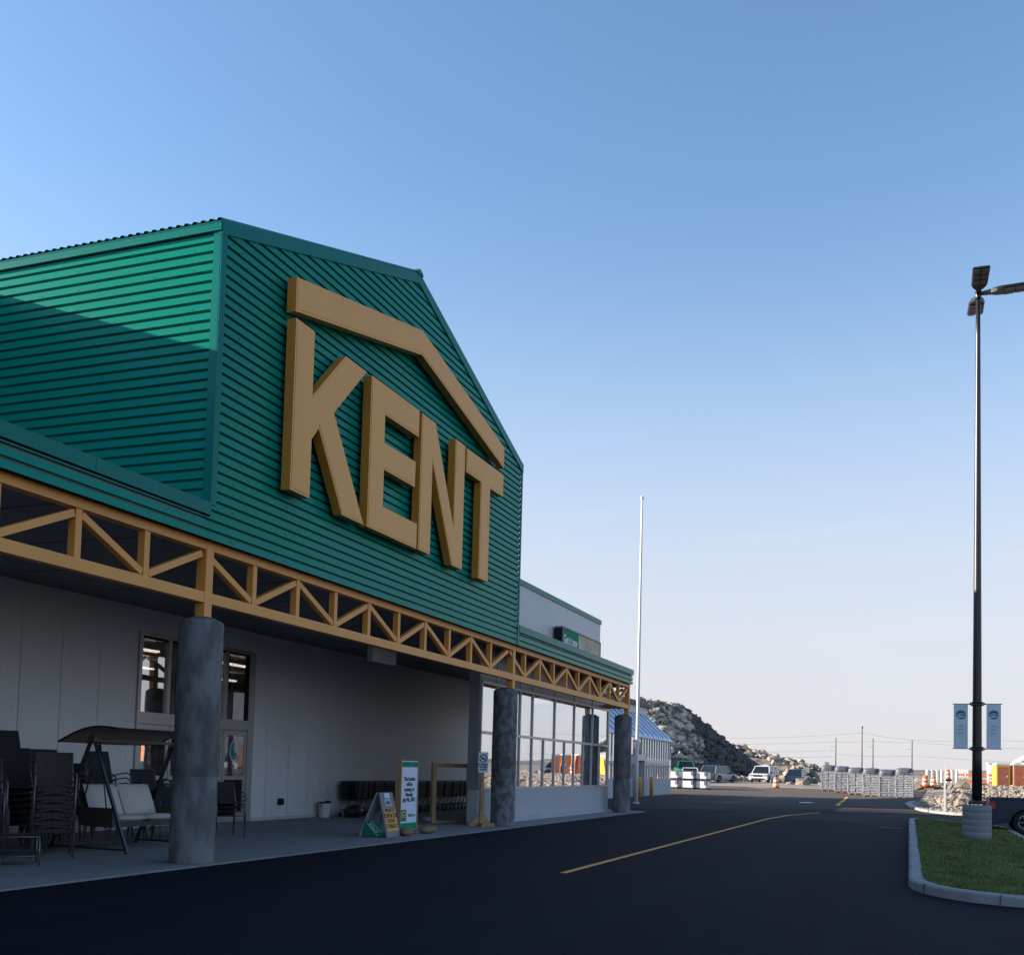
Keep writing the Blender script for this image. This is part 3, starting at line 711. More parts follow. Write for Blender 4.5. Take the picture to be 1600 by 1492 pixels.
def lamp_head(ang):
    m = MB()
    pr = [(.04, .045, .05), (.16, .055, .06), (.30, .07, .07), (.44, .16, .07), (.56, .195, .065), (1.36, .205, .045), (1.40, .195, .03)]
    vs = []
    for x, w, h in pr: vs += [(x, -w, h*.2), (x, -w*.86, h), (x, w*.86, h), (x, w, h*.2), (x, w*.92, -h*.5), (x, -w*.92, -h*.5)]
    fs = [tuple(range(6)), tuple(reversed(range(36, 42)))]
    for i in range(6):
        for k in range(6): fs.append((i*6+(k+1) % 6, i*6+k, (i+1)*6+k, (i+1)*6+(k+1) % 6))
    m.add(vs, fs); h = m.build('lamp_head', 'black', Lp, (0, 0, 13.98), (0, R(-3), ang))
    m = MB()
    for i in range(3):
        for j in (-1, 1): m.box(.62+i*.26, .84+i*.26, j*.09-.075, j*.09+.075, -.052, -.03)
    m.build('led_panel', 'steel', h)
lamp_head(R(-90)); lamp_head(R(0)); lamp_head(R(90))
m = MB(); m.lathe([(.06, 13.85), (.075, 13.9), (.075, 14.06), (.04, 14.1)], 16); m.build('pole_cap', 'black', Lp)
# flagpole
F_ = thing('flagpole', 'tall white flagpole standing beyond the end of the canopy', 'flagpole', (-12.8, 52, 0))
m = MB(); m.tube([(0, 0, 0+i*15.45/8) for i in range(9)], [.095-.045*i/8 for i in range(9)], 16); m.build('pole', 'white', F_)
m = MB(); m.lathe([(.02, 15.4), (.075, 15.46), (.08, 15.52), (.08, 15.6), (.03, 15.66)], 16); m.build('truck_cap', 'white', F_)
m = MB(); m.lathe([(.18, 0), (.18, .05), (.1, .12)], 16); m.build('base_collar', 'alu', F_)

# ------------------------------------------------------------------ greenhouse annex
G = thing('greenhouse', 'glazed garden centre greenhouse with pale blue lean-to roof past the canopy', 'greenhouse', (0, 0, 0))
gx = -16.5; ga, gb_ = 55.0, 77.6
m = MB(); m.box(gx-.25, gx, ga, 66.2, .02, 1.18); m.box(gx-.25, gx, 68.4, gb_, .02, 1.18); m.box(gx-6, gx-.26, gb_-.25, gb_, .02, 1.18); m.build('stem_wall', 'stem', G)
m = MB()
ym = [ga+.755*i for i in range(31) if ga+.755*i < gb_-.02]+[gb_-.04]
for y in ym:
    if not (66.3 < y < 68.3): m.box(gx-.14, gx-.02, y-.03, y+.03, 1.18, 3.86)
for x in (gx-1, gx-2, gx-3, gx-4): m.box(x-.03, x+.03, gb_-.14, gb_-.02, 1.18, 4.2)
m.box(gx-.15, gx, ga, gb_, 3.86, 3.98); m.box(gx-.15, gx-.01, ga, 66.2, 2.08, 2.15); m.box(gx-.15, gx-.01, 68.4, gb_, 2.08, 2.15); m.build('mullions', 'panelw', G)
m = MB(); m.box(gx-.09, gx-.08, ga, 66.2, 1.18, 3.86); m.box(gx-.09, gx-.08, 68.4, gb_-.1, 1.18, 3.86); m.box(gx-4, gx-.15, gb_-.09, gb_-.08, 1.18, 3.86); m.build('glazing', 'ghg', G)
m = MB(); rz0, rz1, rx1 = 3.99, 5.83, gx-1.9
m.add([(gx+.1, ga, rz0-.05), (gx+.1, gb_+.05, rz0-.05), (rx1, gb_+.05, rz1), (rx1, ga, rz1)], [(0, 1, 2, 3)])
m.add([(gx+.1, ga, rz0-.12), (gx+.1, gb_+.05, rz0-.12), (rx1, gb_+.05, rz1-.07), (rx1, ga, rz1-.07)], [(0, 3, 2, 1)])
m.add([(gx+.1, ga, rz0-.12), (gx+.1, gb_+.05, rz0-.12), (gx+.1, gb_+.05, rz0-.05), (gx+.1, ga, rz0-.05)], [(0, 1, 2, 3)])
y = ga
while y < gb_:
    m.bar((gx+.1, y, rz0-.03), (rx1, y, rz1+.02), .06, .05, (0, 0, 1), 0)
    m.bar((gx-.1, y+.55, rz0+.15), (rx1, y+.55, rz1+.02), .16, .02, (0, 0, 1), 1); y += 1.51
m.build('lean_to_roof', ['roofb', 'dark'], G)
m = MB()
for i in range(4): m.add([(rx1+.02, ga, rz1+.15*i), (rx1+.02, gb_, rz1+.15*i), (rx1-.01, gb_, rz1+.15*(i+1)), (rx1-.01, ga, rz1+.15*(i+1))], [(0, 1, 2, 3)])
m.box(rx1-6, rx1-.02, ga, gb_-.02, 0.05 if False else 5.2, rz1+.55); m.build('clerestory_wall', 'lap', G)
m = MB(); m.box(rx1-6, rx1+.25, ga, gb_+.15, rz1+.56, rz1+.86); m.build('flat_roof', 'roofd', G)
m = MB(); m.box(gx-.2, gx+.25, 66.2, 66.4, .02, 2.75); m.box(gx-.2, gx+.25, 68.2, 68.4, .02, 2.75); m.box(gx-.2, gx+.25, 66.4, 68.2, 2.35, 2.75); dfr = m.build('door_frame', 'alu', G)
m = MB(); m.box(gx-.05, gx, 66.4, 68.2, .05, 2.35); m.build('door_glass', 'glassd', dfr)
m = MB(); m.box(gx-5, gx-.5, 57, 64, .05, 1.1); m.box(gx-5, gx-.5, 70, 77, .05, .8); m.box(gx-4, gx-3.6, 56, 76, .1, 3.4); m.build('interior_benches', 'room', G)
for i, (x, y) in enumerate(((-16.05, 66.0), (-16.05, 69.4))):
    b = thing('bollard', ['yellow bollard left of the greenhouse door', 'yellow bollard right of the greenhouse door'][i], 'bollard', (x, y, .02), 0, 'bollards by the greenhouse door')
    m = MB(); m.lathe([(.13, 0), (.13, 1.16), (.12, 1.22), (.08, 1.27), (.02, 1.28)], 16); m.build('post', 'bollard', b)
    m = MB(); m.lathe([(.134, .90), (.134, .96)], 16); m.build('band', 'gold', b)

# ------------------------------------------------------------------ shopping carts
def make_cart():
    c = thing('shopping_cart', 'black shopping cart nested in the long row along the store wall', 'shopping cart', (0, 0, 0), 0, 'nested shopping carts along the wall')
    m = MB()   # basket: tapered wire walls; cart handle towards -y (viewer), length along +y
    def W_(t): return .22+.05*(1-t)
    z1 = 1.02
    def pt(t, s, k):   # t along length 0..1, k height 0..1
        y = .04+.82*t*(.82+.18*k); zb = .50+.08*t; z = zb+(z1-.03*(1-t)*0-zb)*k
        return (s*(W_(t)+.035*k), y, z)
    for s in (-1, 1):
        for i in range(13): m.bar(pt(i/12, s, 0), pt(i/12, s, 1), .012, .012)
        for k in range(7): m.bar(pt(0, s, k/6), pt(1, s, k/6), .012, .012 if k < 6 else .035)
        m.add([pt(0, s, .0), pt(1, s, .0), pt(1, s, .97), pt(0, s, .97)], [(0, 1, 2, 3)], 1)
    for t in (0, 1):
        for i in range(9): a = pt(t, -1, 0); b = pt(t, -1, 1); q = i/8; m.bar((a[0]*(1-2*q), a[1], a[2]), (b[0]*(1-2*q), b[1], b[2]), .01, .01)
        for k in range(7): m.bar(pt(t, -1, k/6), pt(t, 1, k/6), .012, .012)
    m.add([pt(0, -1, 0), pt(1, -1, 0), pt(1, 1, 0), pt(0, 1, 0)], [(0, 1, 2, 3)], 1)
    m.build('basket', ['blackp', 'sling'], c)
    m = MB()
    for s in (-1, 1):
        m.tube([(s*.25, -.02, 1.03), (s*.25, 0, .95), (s*.24, .06, .52), (s*.22, .12, .42), (s*.24, -.0, .30), (s*.25, -.06, .14)], .013, 6)
        m.tube([(s*.24, -.02, .18), (s*.2, .45, .22), (s*.16, .82, .16)], .013, 6)
    m.tube([(-.24, .0, .22), (.24, .0, .22)], .011, 6); m.build('frame', 'steel', c)
    m = MB(); m.tube([(-.27, -.04, 1.04), (.27, -.04, 1.04)], .018, 8); m.build('handle', 'blackp', c)
    for s in (-1, 1):
        for y, x in ((-.05, .24), (.8, .16)):
            m = MB(); m.tube([(s*x-.015, y, .065), (s*x+.015, y, .065)], .062, 10); m.build('wheel', 'tyre', c)
    return c
cp = make_cart(); cy = 28.05; k = 0
while cy < 38.2:
    loc = (-15.72+.015*math.sin(k*3), cy, .046)
    if k == 0: cp.location = loc; cp['label'] = 'nearest black shopping cart, at the bucket end of the row'
    else:
        c = copy_tree(cp, loc, 0, 'black shopping cart nested in the long row along the store wall')
    cy += .36 if k != 7 else .62; k += 1

# bucket + bag
bk = thing('bucket', 'white plastic bucket with black lid beside the cart row', 'bucket', (-15.9, 27.0, .046))
m = MB(); m.lathe([(.145, 0), (.15, .01), (.175, .40), (.18, .41)], 24); m.build('pail', 'wfrost', bk)
m = MB(); m.lathe([(.19, .41), (.19, .44), (.185, .45)], 24); m.box(.06, .16, -.1, .05, .45, .49); m.tube([(.0, -.18, .40), (.0, -.21, .30)], .01, 6); m.build('lid', 'blackp', bk)
m = MB(); rs = []
for i in range(9):
    for j in range(12):
        t = math.pi*i/8; p = 2*math.pi*j/12; r = 1+.15*noise.noise((i*.7, j*.9, 2))
        rs.append((.24*math.sin(t)*math.cos(p)*r, .62*math.sin(t)*math.sin(p)*r*.7, max(0, .17+.20*math.cos(t)*r)))
m.add(rs, [(i*12+j, (i+1)*12+j, (i+1)*12+(j+1) % 12, i*12+(j+1) % 12) for i in range(8) for j in range(12)], 0, True)
tag(m.build('black_bag', 'blackp', None, (-15.35, 27.75, .046)), 'slumped black plastic bag between bucket and carts', 'bag')

# ------------------------------------------------------------------ signs at the entrance
bs = thing('opening_sign', 'tall white and green banner in a lumber frame announcing the opening', 'sign', (-10.62, 21.3, .046), R(2))
m = MB(); Hh = 1.68
for y in (0, .93): m.box(-.13, .01, y-.02, y+.02, 0, Hh)
m.box(-.12, -.03, .021, .909, .02, .06); m.box(-.12, -.03, .021, .909, Hh-.06, Hh-.02); m.build('lumber_frame', 'wood', bs)
m = MB(); m.box(-.01, .0, .03, .90, .10, Hh-.01); vn = m.build('banner_panel', 'bwhite', bs)
m = MB(); m.box(.001, .004, .04, .89, Hh-.15, Hh-.03); m.build('green_band', 'sgreen', vn); m = MB(); m.box(.001, .004, .04, .89, .11, .27); m.build('green_band', 'sgreen', vn); m = MB(); m.box(.001, .004, .04, .33, .31, .57); m.build('logo_square', 'sgreen', vn)
for i, w in enumerate(('This location', 'will be', 'opening on', 'Monday', 'July 9th, 2018.')):
    text('sign_lettering', w, .125, 'ink', vn, (.003, .465, 1.26-.118*i), FX, sx=.98, bold=.003)
text('sign_lettering', 'Thank you', .10, 'teal', vn, (.003, .62, .44), FX, sx=.95, bold=.002)
text('sign_lettering', 'KENT', .10, 'goldsign', vn, (.007, .185, .42), FX, sx=.85, bold=.002)
m = MB(); m.prism([(.06, .47), (.185, .53), (.31, .47), (.31, .495), (.185, .555), (.06, .495)], .005, .007, 'x'); m.build('emblem_roof', 'goldsign', vn)
for i, (x, y) in enumerate(((-10.52, 21.42), (-10.5, 22.55))):
    m = MB(); rs = []
    for a in range(8):
        for b_ in range(12):
            t = math.pi*a/7; p = 2*math.pi*b_/12; r = 1+.1*noise.noise((a*.8, b_*.8, i))
            rs.append((.15*math.sin(t)*math.cos(p)*r, .27*math.sin(t)*math.sin(p)*r, max(0, .085+.10*math.cos(t)*r)))
    m.add(rs, [(a*12+b_, (a+1)*12+b_, (a+1)*12+(b_+1) % 12, a*12+(b_+1) % 12) for a in range(7) for b_ in range(12)], 0, True)
    tag(m.build('sand_bag', 'osb', None, (x, y, .046), .3-.5*i), ['brown sand bag holding the near foot of the opening banner', 'brown sand bag at the far foot of the opening banner'][i], 'sand bag', 'sand bags on the sign feet')
af = thing('sandwich_board', 'grey folding sandwich board with an orange card reading private contractor event tonight', 'sandwich board', (-10.72, 20.45, .046), R(2))
m = MB(); m.bar((.22, .33, 0), (.0, .33, .96), .68, .03, (0, 0, 1)); m.build('front_leaf', 'gboard', af)
m = MB()
m.add([(-.42, 0, 0), (-.42, .66, 0), (-.24, .66, .5), (-.24, 0, .5), (-.04, .66, .95), (-.04, 0, .95)], [(0, 1, 2, 3), (3, 2, 4, 5)])
m.add([(-.44, 0, 0), (-.44, .66, 0), (-.26, .66, .5), (-.26, 0, .5), (-.06, .66, .96), (-.06, 0, .96)], [(3, 2, 1, 0), (5, 4, 2, 3)])
m.add([(-.44, 0, 0), (-.26, 0, .5), (-.24, 0, .5), (-.42, 0, 0)], [(0, 3, 2, 1)]); m.add([(-.26, 0, .5), (-.06, 0, .96), (-.04, 0, .95), (-.24, 0, .5)], [(0, 3, 2, 1)])
m.build('rear_leaf', mat('pale_board', (.42, .45, .50), .6, 0, .06, 3), af)
LN = Matrix.Rotation(math.atan2(.22, .96), 4, 'Y')  # lean
tilt = Matrix.Translation((.22, 0, 0)) @ Matrix.Rotation(-math.atan2(.22, .96), 4, 'Y')
m = MB(); m.box(.020, .024, .05, .62, .13, .64)
m.v = [tuple(tilt @ Vector(v)) for v in m.v]; oc = m.build('orange_card', 'orangepaper', af)
m = MB(); m.box(.019, .022, .2, .46, .86, .97); m.box(.019, .022, .16, .50, .68, .84, 1); m.v = [tuple(tilt @ Vector(v)) for v in m.v]; m.build('top_card', ['bwhite', 'stem'], af)
for i, w in enumerate(('PRIVATE', 'CONTRACTOR', 'EVENT', 'TONIGHT')):
    t_ = text('card_lettering', w, .13, 'dark', oc, (0, 0, 0), FX, sx=[1, .72, 1.05, .92][i], bold=.001)
    t_.data.transform(tilt @ Matrix.Translation((.026, .335, .58-.115*i)))
t_ = text('card_lettering', 'KENT', .09, 'ink', af, (0, 0, 0), FX, sx=.9, bold=.002); t_.data.transform(tilt @ Matrix.Translation((.024, .33, .75)))
# green fabric with white edge leaning in the side of the board
m = MB(); m.box(-.3, .1, -.02, -.012, .02, .34); m.v = [(x+.25*(z-.1)*-.3, y, z) for x, y, z in m.v]
gq = m.build('green_flyer', 'sgreen', af)
t_ = text('flyer_lettering', 'KENT', .11, 'bwhite', gq, (0, 0, 0), FY, sx=1.0, bold=.002); t_.data.transform(Matrix.Translation((-.1, -.024, .19)) @ Matrix.Rotation(R(48), 4, 'Y'))
m = MB(); m.bar((-.28, -.026, .33), (.02, -.026, .03), .004, .02, (0, 1, 0)); m.bar((-.14, -.026, .35), (.1, -.026, .11), .004, .02, (0, 1, 0)); m.build('flyer_stripe', 'bwhite', gq)
wf = thing('lumber_frame', 'empty raw lumber door-size frame standing in front of the carts', 'wood frame', (-12.3, 26.6, .046), math.atan2(1.3, .62))
m = MB(); Lf = 1.44
m.box(0, .14, -.02, .07, 0, 1.68); m.box(Lf-.14, Lf, -.02, .07, 0, 1.68); m.box(.141, Lf-.141, -.01, .06, 1.54, 1.66); m.box(.141, Lf-.141, -.01, .06, 0, .07)
m.box(Lf+.0, Lf+.06, -.1, -.021, 0, 1.72); m.build('frame', 'wood', wf)
m = MB(); m.rock((-.05, .1, .1), .14, (1.3, 1, .8)); m.rock((Lf+.1, -.05, .1), .14, (1.2, 1, 1)); m.build('ballast_bag', 'gboard', wf)
ns = thing('no_smoking_sign', 'no smoking sign on a wooden post beside the mottled column', 'sign', (-10.72, 26.35, .046), R(38))
m = MB(); m.box(-.045, .045, -.045, .045, .04, 1.9); m.build('post', 'wood', ns)
m = MB(); m.box(-.36, .36, -.09, .09, 0, .09); m.box(-.09, .09, -.36, .36, .001, .088)
for s in (-1, 1): m.prism([(s*.046, .09), (s*.25, .09), (s*.046, .36)], -.02, .02, 'y')
m.build('cross_foot', 'wood', ns)
m = MB(); m.box(-.135, .135, -.058, -.046, 1.43, 1.98); sb = m.build('sign_plate', 'bwhite', ns)
m = MB(); c_ = (0, 1.81)
pts = [(c_[0]+.098*math.cos(k*math.pi/12), -.062, c_[1]+.098*math.sin(k*math.pi/12)) for k in range(25)]
m.tube(pts, .012, 6); m.tube([(-.07, -.062, 1.88), (.07, -.062, 1.74)], .011, 6); m.box(-.06, .05, -.064, -.060, 1.795, 1.815); m.build('no_smoking_symbol', 'dark', sb)
for i, w in enumerate(('NO SMOKING', 'OR VAPING', 'ALLOWED')):
    text('sign_lettering', w, .062, 'dark', sb, (0, -.060, 1.645-.068*i), FY, sx=.68, bold=.003)

# ------------------------------------------------------------------ patio furniture
def sling_chair(kind='high'):
    c = thing('patio_chair', 'x', 'patio chair', (0, 0, 0), 0, 'stacked dark sling patio chairs')
    H = 1.08 if kind == 'high' else .86
    m = MB(); w = .27
    m.add([(-.22, -w, .42), (.27, -w, .45), (.27, w, .45), (-.22, w, .42), (-.22, -w, .405), (.27, -w, .435), (.27, w, .435), (-.22, w, .405)], [(0, 1, 2, 3), (7, 6, 5, 4), (0, 4, 5, 1), (2, 6, 7, 3), (1, 5, 6, 2)])
    m.build('seat', 'sling', c)
    m = MB(); x1 = -.22-(H-.42)*.30
    m.add([(-.22, -w, .42), (x1, -w*.92, H), (x1, w*.92, H), (-.22, w, .42), (-.235, -w, .42), (x1-.015, -w*.92, H), (x1-.015, w*.92, H), (-.235, w, .42)], [(0, 3, 2, 1), (4, 5, 6, 7), (0, 1, 5, 4), (2, 3, 7, 6), (1, 2, 6, 5)])
    m.build('backrest', 'sling', c)
    for s in (-1, 1):
        m = MB(); m.tube([(.33, s*(w+.03), 0), (.29, s*(w+.03), .40), (.25, s*(w+.05), .62), (.12, s*(w+.05), .67), (-.18, s*(w+.05), .63), (-.27, s*(w+.01), .58)], .014, 6)
        m.build('arm_leg', 'steel', c)
        m = MB(); m.tube([(-.36, s*(w+.02), 0), (-.24, s*(w+.01), .42), (x1, s*w*.95, H)], .014, 6); m.build('rear_leg', 'steel', c)
    return c
def wicker_chair():
    c = thing('wicker_chair', 'x', 'wicker chair', (0, 0, 0), 0, 'wicker chairs stacked at the front')
    m = MB(); w = .26; nn = 8
    def sheet(mb, pts, th=.03):
        vs = []
        for x, z, ww, sag in pts:
            for j in range(7):
                q = j/6*2-1; vs.append((x+sag*(1-q*q)*-1, ww*q, z-abs(sag)*(1-q*q)*.0))
        vs2 = [(x-th*.6, y, z-th*.6) for x, y, z in vs]; n0 = len(vs)
        fs = []
        for i in range(len(pts)-1):
            for j in range(6): a = i*7+j; fs += [(a, a+1, a+8, a+7), (n0+a+7, n0+a+8, n0+a+1, n0+a)]
        for j in range(6): fs += [(n0+j, n0+j+1, j+1, j), (n0-7+j, n0-6+j, 2*n0-6+j, 2*n0-7+j)]
        mb.add(vs+vs2, fs, 0, False)
    m = MB(); sheet(m, [(.28, .38, w, 0), (.27, .44, w, 0), (.0, .42, w, 0), (-.2, .41, w, 0)]); m.build('seat', 'wicker', c)
    m = MB(); sheet(m, [(-.2, .41, w, 0), (-.27, .7, w, .03), (-.34, .98, w*.97, .05)]); m.build('backrest', 'wicker', c)
    m = MB(); 
    for k in range(7): q = k/3-1; m.tube([(.28, w*q, .36-.06*(1-q*q)*0), (.285, w*q*1.0, .46)], .006, 4)
    m.tube([(.285, -w, .44), (.285, -w*.5, .475), (.285, 0, .49), (.285, w*.5, .475), (.285, w, .44)], .022, 6); m.build('front_roll', 'wicker', c)
    for s in (-1, 1):
        m = MB(); m.tube([(.30, s*(w+.03), 0), (.28, s*(w+.03), .62), (.2, s*(w+.03), .66), (-.28, s*(w+.02), .64)], .016, 6); m.build('arm_leg', 'steel', c)
        m = MB(); m.tube([(-.34, s*(w+.02), 0), (-.22, s*(w+.02), .42), (-.34, s*w, .98)], .014, 6); m.build('rear_leg', 'steel', c)
    return c
ORD = ['lowest', 'second lowest', 'third from the bottom', 'fourth from the bottom', 'fifth from the bottom', 'sixth from the bottom', 'seventh from the bottom', 'eighth from the bottom', 'ninth from the bottom', 'tenth from the bottom']
used = {}
def stack(kind, x, y, rz, n, dz, dx, where, tot=None):
    for i in range(n):
        o_ = ORD[i] if i < n-1 else 'topmost'
        lab = {'high': 'high dark sling chair, ', 'low': 'low dark metal chair, ', 'wick': 'brown wicker chair, '}[kind]+o_+' of the '+where
        loc = (x+dx*i*math.cos(rz)+random.uniform(-.012, .012), y+dx*i*math.sin(rz)+random.uniform(-.015, .015), .046+dz*i)
        rj = rz+random.uniform(-.035, .035)
        if kind not in used:
            p = wicker_chair() if kind == 'wick' else sling_chair(kind); used[kind] = p
            p.location = loc; p.rotation_euler = (0, 0, rj); p['label'] = lab
        else: copy_tree(used[kind], loc, rj, lab)
stack('wick', -12.5, 13.0, R(-42), 6, .128, .012, 'front wicker stack')
stack('high', -14.1, 12.6, R(-15), 6, .10, -.015, 'stack at the left edge')
stack('high', -14.0, 13.75, R(-15), 10, .10, -.015, 'tallest stack behind the wicker')
stack('high', -14.9, 14.2, R(-15), 9, .10, -.015, 'rear stack left of swing')
stack('high', -14.35, 15.0, R(-15), 7, .10, -.015, 'stack left of the swing')
stack('high', -14.75, 15.75, R(-12), 6, .10, -.015, 'stack behind the swing post')
stack('high', -14.6, 16.65, R(-12), 7, .10, -.015, 'stack behind the swing middle')
stack('low', -14.3, 17.5, R(-20), 6, .095, -.01, 'stack behind the swing\'s right end')
stack('low', -13.15, 18.4, R(-35), 4, .085, -.01, 'stack right of the column')
stack('low', -13.35, 16.95, R(-35), 3, .085, -.01, 'stack half behind the column')
stack('low', -13.6, 11.7, R(-30), 6, .095, -.01, 'stack at the left photo edge')
stack('wick', -13.15, 12.25, R(-38), 5, .128, .012, 'second wicker stack at the left edge')
stack('low', -14.9, 18.2, R(-20), 6, .095, -.01, 'rear stack by the entrance doors')
stack('high', -14.6, 12.9, R(-8), 8, .10, -.015, 'rear stack at the far left')
stack('high', -13.5, 13.35, R(-24), 7, .10, -.015, 'stack just behind the wicker')
stack('low', -13.75, 14.25, R(-30), 6, .095, -.01, 'stack left of the swing bench')
stack('low', -15.2, 16.9, R(-8), 7, .095, -.01, 'rear stack behind the swing')
# footstool with tie cords
fs_ = thing('footstool', 'low metal footstool with cords tied on it at the bottom left', 'footstool', (-11.95, 11.8, .046), R(-42))
m = MB(); m.add([(-.3, -.26, .40), (.3, -.26, .40), (.3, .26, .40), (-.3, .26, .40), (-.22, -.2, .12), (.22, -.2, .12), (.22, .2, .12), (-.22, .2, .12)], [(0, 1, 2, 3), (7, 6, 5, 4)])
m.add([(-.28, -.24, .38), (.28, -.24, .38), (.24, -.22, .12), (-.24, -.22, .12)], [(0, 1, 2, 3)]); m.build('sling', 'sling', fs_)
m = MB()
for a, b in ((-1, -1), (-1, 1), (1, -1), (1, 1)): m.tube([(a*.32, b*.27, 0), (a*.3, b*.26, .41)], .014, 6)
m.tube([(-.3, -.26, .41), (.3, -.26, .41), (.3, .26, .41), (-.3, .26, .41), (-.3, -.26, .41)], .015, 6); m.tube([(-.31, -.27, .14), (.31, -.27, .14), (.31, .27, .14), (-.31, .27, .14), (-.31, -.27, .14)], .011, 6); m.build('frame', 'steel', fs_)
m = MB()
for q in range(3): m.tube([(.1+.02*q, -.28, .44), (.12+.03*q, -.30, .28), (.1+.04*q, -.29, .12+.03*q)], .006, 5)
m.tube([(.1, -.3, .42), (.22, -.3, .47)], .02, 5); m.build('tie_cord', 'cream', fs_)
m = MB(); m.tube([(.12, -.3, .3), (.18, -.31, .1), (.14, -.31, .02)], .025, 6); m.tube([(.3, -.28, .3), (.32, -.3, .1), (.28, -.3, .0)], .018, 6); m.build('plastic_wrap', 'shrink', fs_)

# swing seat
SWG = thing('swing_seat', 'covered garden swing seat with cream cushions behind the nearest column', 'swing seat', (-12.75, 14.05, .046), R(-3))
m = MB()
def canopy():
    vs = []; nn = 14; mm_ = 6
    for k in (0, 1):
        for i in range(nn+1):
            x = -.62+1.34*i/nn; z = 1.84+.13*math.sin(math.pi*min(1, i/nn))-.02+.22*i/nn
            for j in range(mm_+1): y = -.12+2.3*j/mm_; vs.append((x, y, z-.02*math.sin(math.pi*j/mm_)-(.012 if k else 0)))
    w = mm_+1; o_ = (nn+1)*w
    fs = []
    for i in range(nn):
        for j in range(mm_): a = i*w+j; fs += [(a, a+w, a+w+1, a+1), (o_+a, o_+a+1, o_+a+w+1, o_+a+w)]
    return vs, fs
v_, f_ = canopy(); m.add(v_, f_, 0, True); cn = m.build('canopy', 'taupe', SWG)
m = MB()
for yy_ in (-.12, 2.18): m.tube([(-.62+1.34*i/10, yy_, 1.83+.13*math.sin(math.pi*i/10)-.02+.22*i/10) for i in range(11)], .018, 6)
for xx in (-.62, .72): m.tube([(xx, -.12, 1.815+(.22 if xx > 0 else 0)), (xx, 2.18, 1.815+(.22 if xx > 0 else 0))], .018, 6)
m.build('canopy_edge', 'black', cn)
for yy_ in (.02, 2.02):
    m = MB(); m.bar((.85, yy_, 0), (.03, yy_, 1.86), .045, .05, (0, 1, 0)); m.build('front_leg', 'black', SWG)
    m = MB(); m.bar((-.85, yy_, 0), (-.03, yy_, 1.86), .045, .05, (0, 1, 0)); m.build('rear_leg', 'black', SWG)
    m = MB(); m.bar((-.8, yy_, .06), (.8, yy_, .06), .03, .03); m.build('foot_rail', 'black', SWG)
    m = MB(); m.box(-.07, .07, yy_-.04, yy_+.04, 1.80, 1.93); m.build('apex_bracket', 'black', SWG)
m = MB(); m.bar((0, .02, 1.84), (0, 2.02, 1.84), .045, .045); m.bar((-.8, .02, .06), (-.8, 2.02, .06), .03, .03); m.build('cross_beam', 'black', SWG)
for yy_ in (.18, 1.86):
    m = MB(); m.tube([(0, yy_, 1.82), (.22, yy_, .62)], .012, 6); m.tube([(0, yy_, 1.82), (-.32, yy_, .80)], .012, 6); m.tube([(0, yy_, 1.84), (0, yy_, 1.66)], .02, 6); m.build('hanger', 'black', SWG)
m = MB(); m.box(-.26, .36, .18, 1.86, .40, .48); m.add([(-.26, .18, .42), (-.5, .18, .98), (-.5, 1.86, .98), (-.26, 1.86, .42), (-.29, .18, .42), (-.53, .18, .98), (-.53, 1.86, .98), (-.29, 1.86, .42)], [(0, 3, 2, 1), (4, 5, 6, 7), (0, 1, 5, 4), (3, 7, 6, 2), (1, 2, 6, 5)])
for yy_ in (.14, 1.84): m.box(-.34, .38, yy_, yy_+.06, .42, .72)
m.build('bench', 'wicker', SWG)
def cushion(x0, x1, y0, y1, z0, z1, puff=.03):
    m = MB(); nn = 8; vs = []
    for k in (1, -1):
        for i in range(nn+1):
            for j in range(nn+1):
                u, v = i/nn*2-1, j/nn*2-1; e = (1-u**6)*(1-v**6)
                vs.append(((x0+x1)/2+(x1-x0)/2*u, (y0+y1)/2+(y1-y0)/2*v, (z0+z1)/2+k*((z1-z0)/2*(e**.4 if e > 0 else 0)+puff*e*.5)))
    w = nn+1; o_ = w*w; fs = []
    for i in range(nn):
        for j in range(nn): a = i*w+j; fs += [(a, a+w, a+w+1, a+1), (o_+a, o_+a+1, o_+a+w+1, o_+a+w)]
    m.add(vs, fs, 0, True); return m
for a, b in ((.24, 1.0), (1.02, 1.80)):
    cushion(-.22, .38, a, b, .48, .58).build('seat_cushion', 'cream', SWG)
    c = cushion(-.28, .30, a, b, -.055, .055, .04); rot = Matrix.Translation((-.30, 0, .84)) @ Matrix.Rotation(R(66.5), 4, 'Y')
    c.v = [tuple(rot @ Vector(v)) for v in c.v]; c.build('back_cushion', 'cream', SWG)

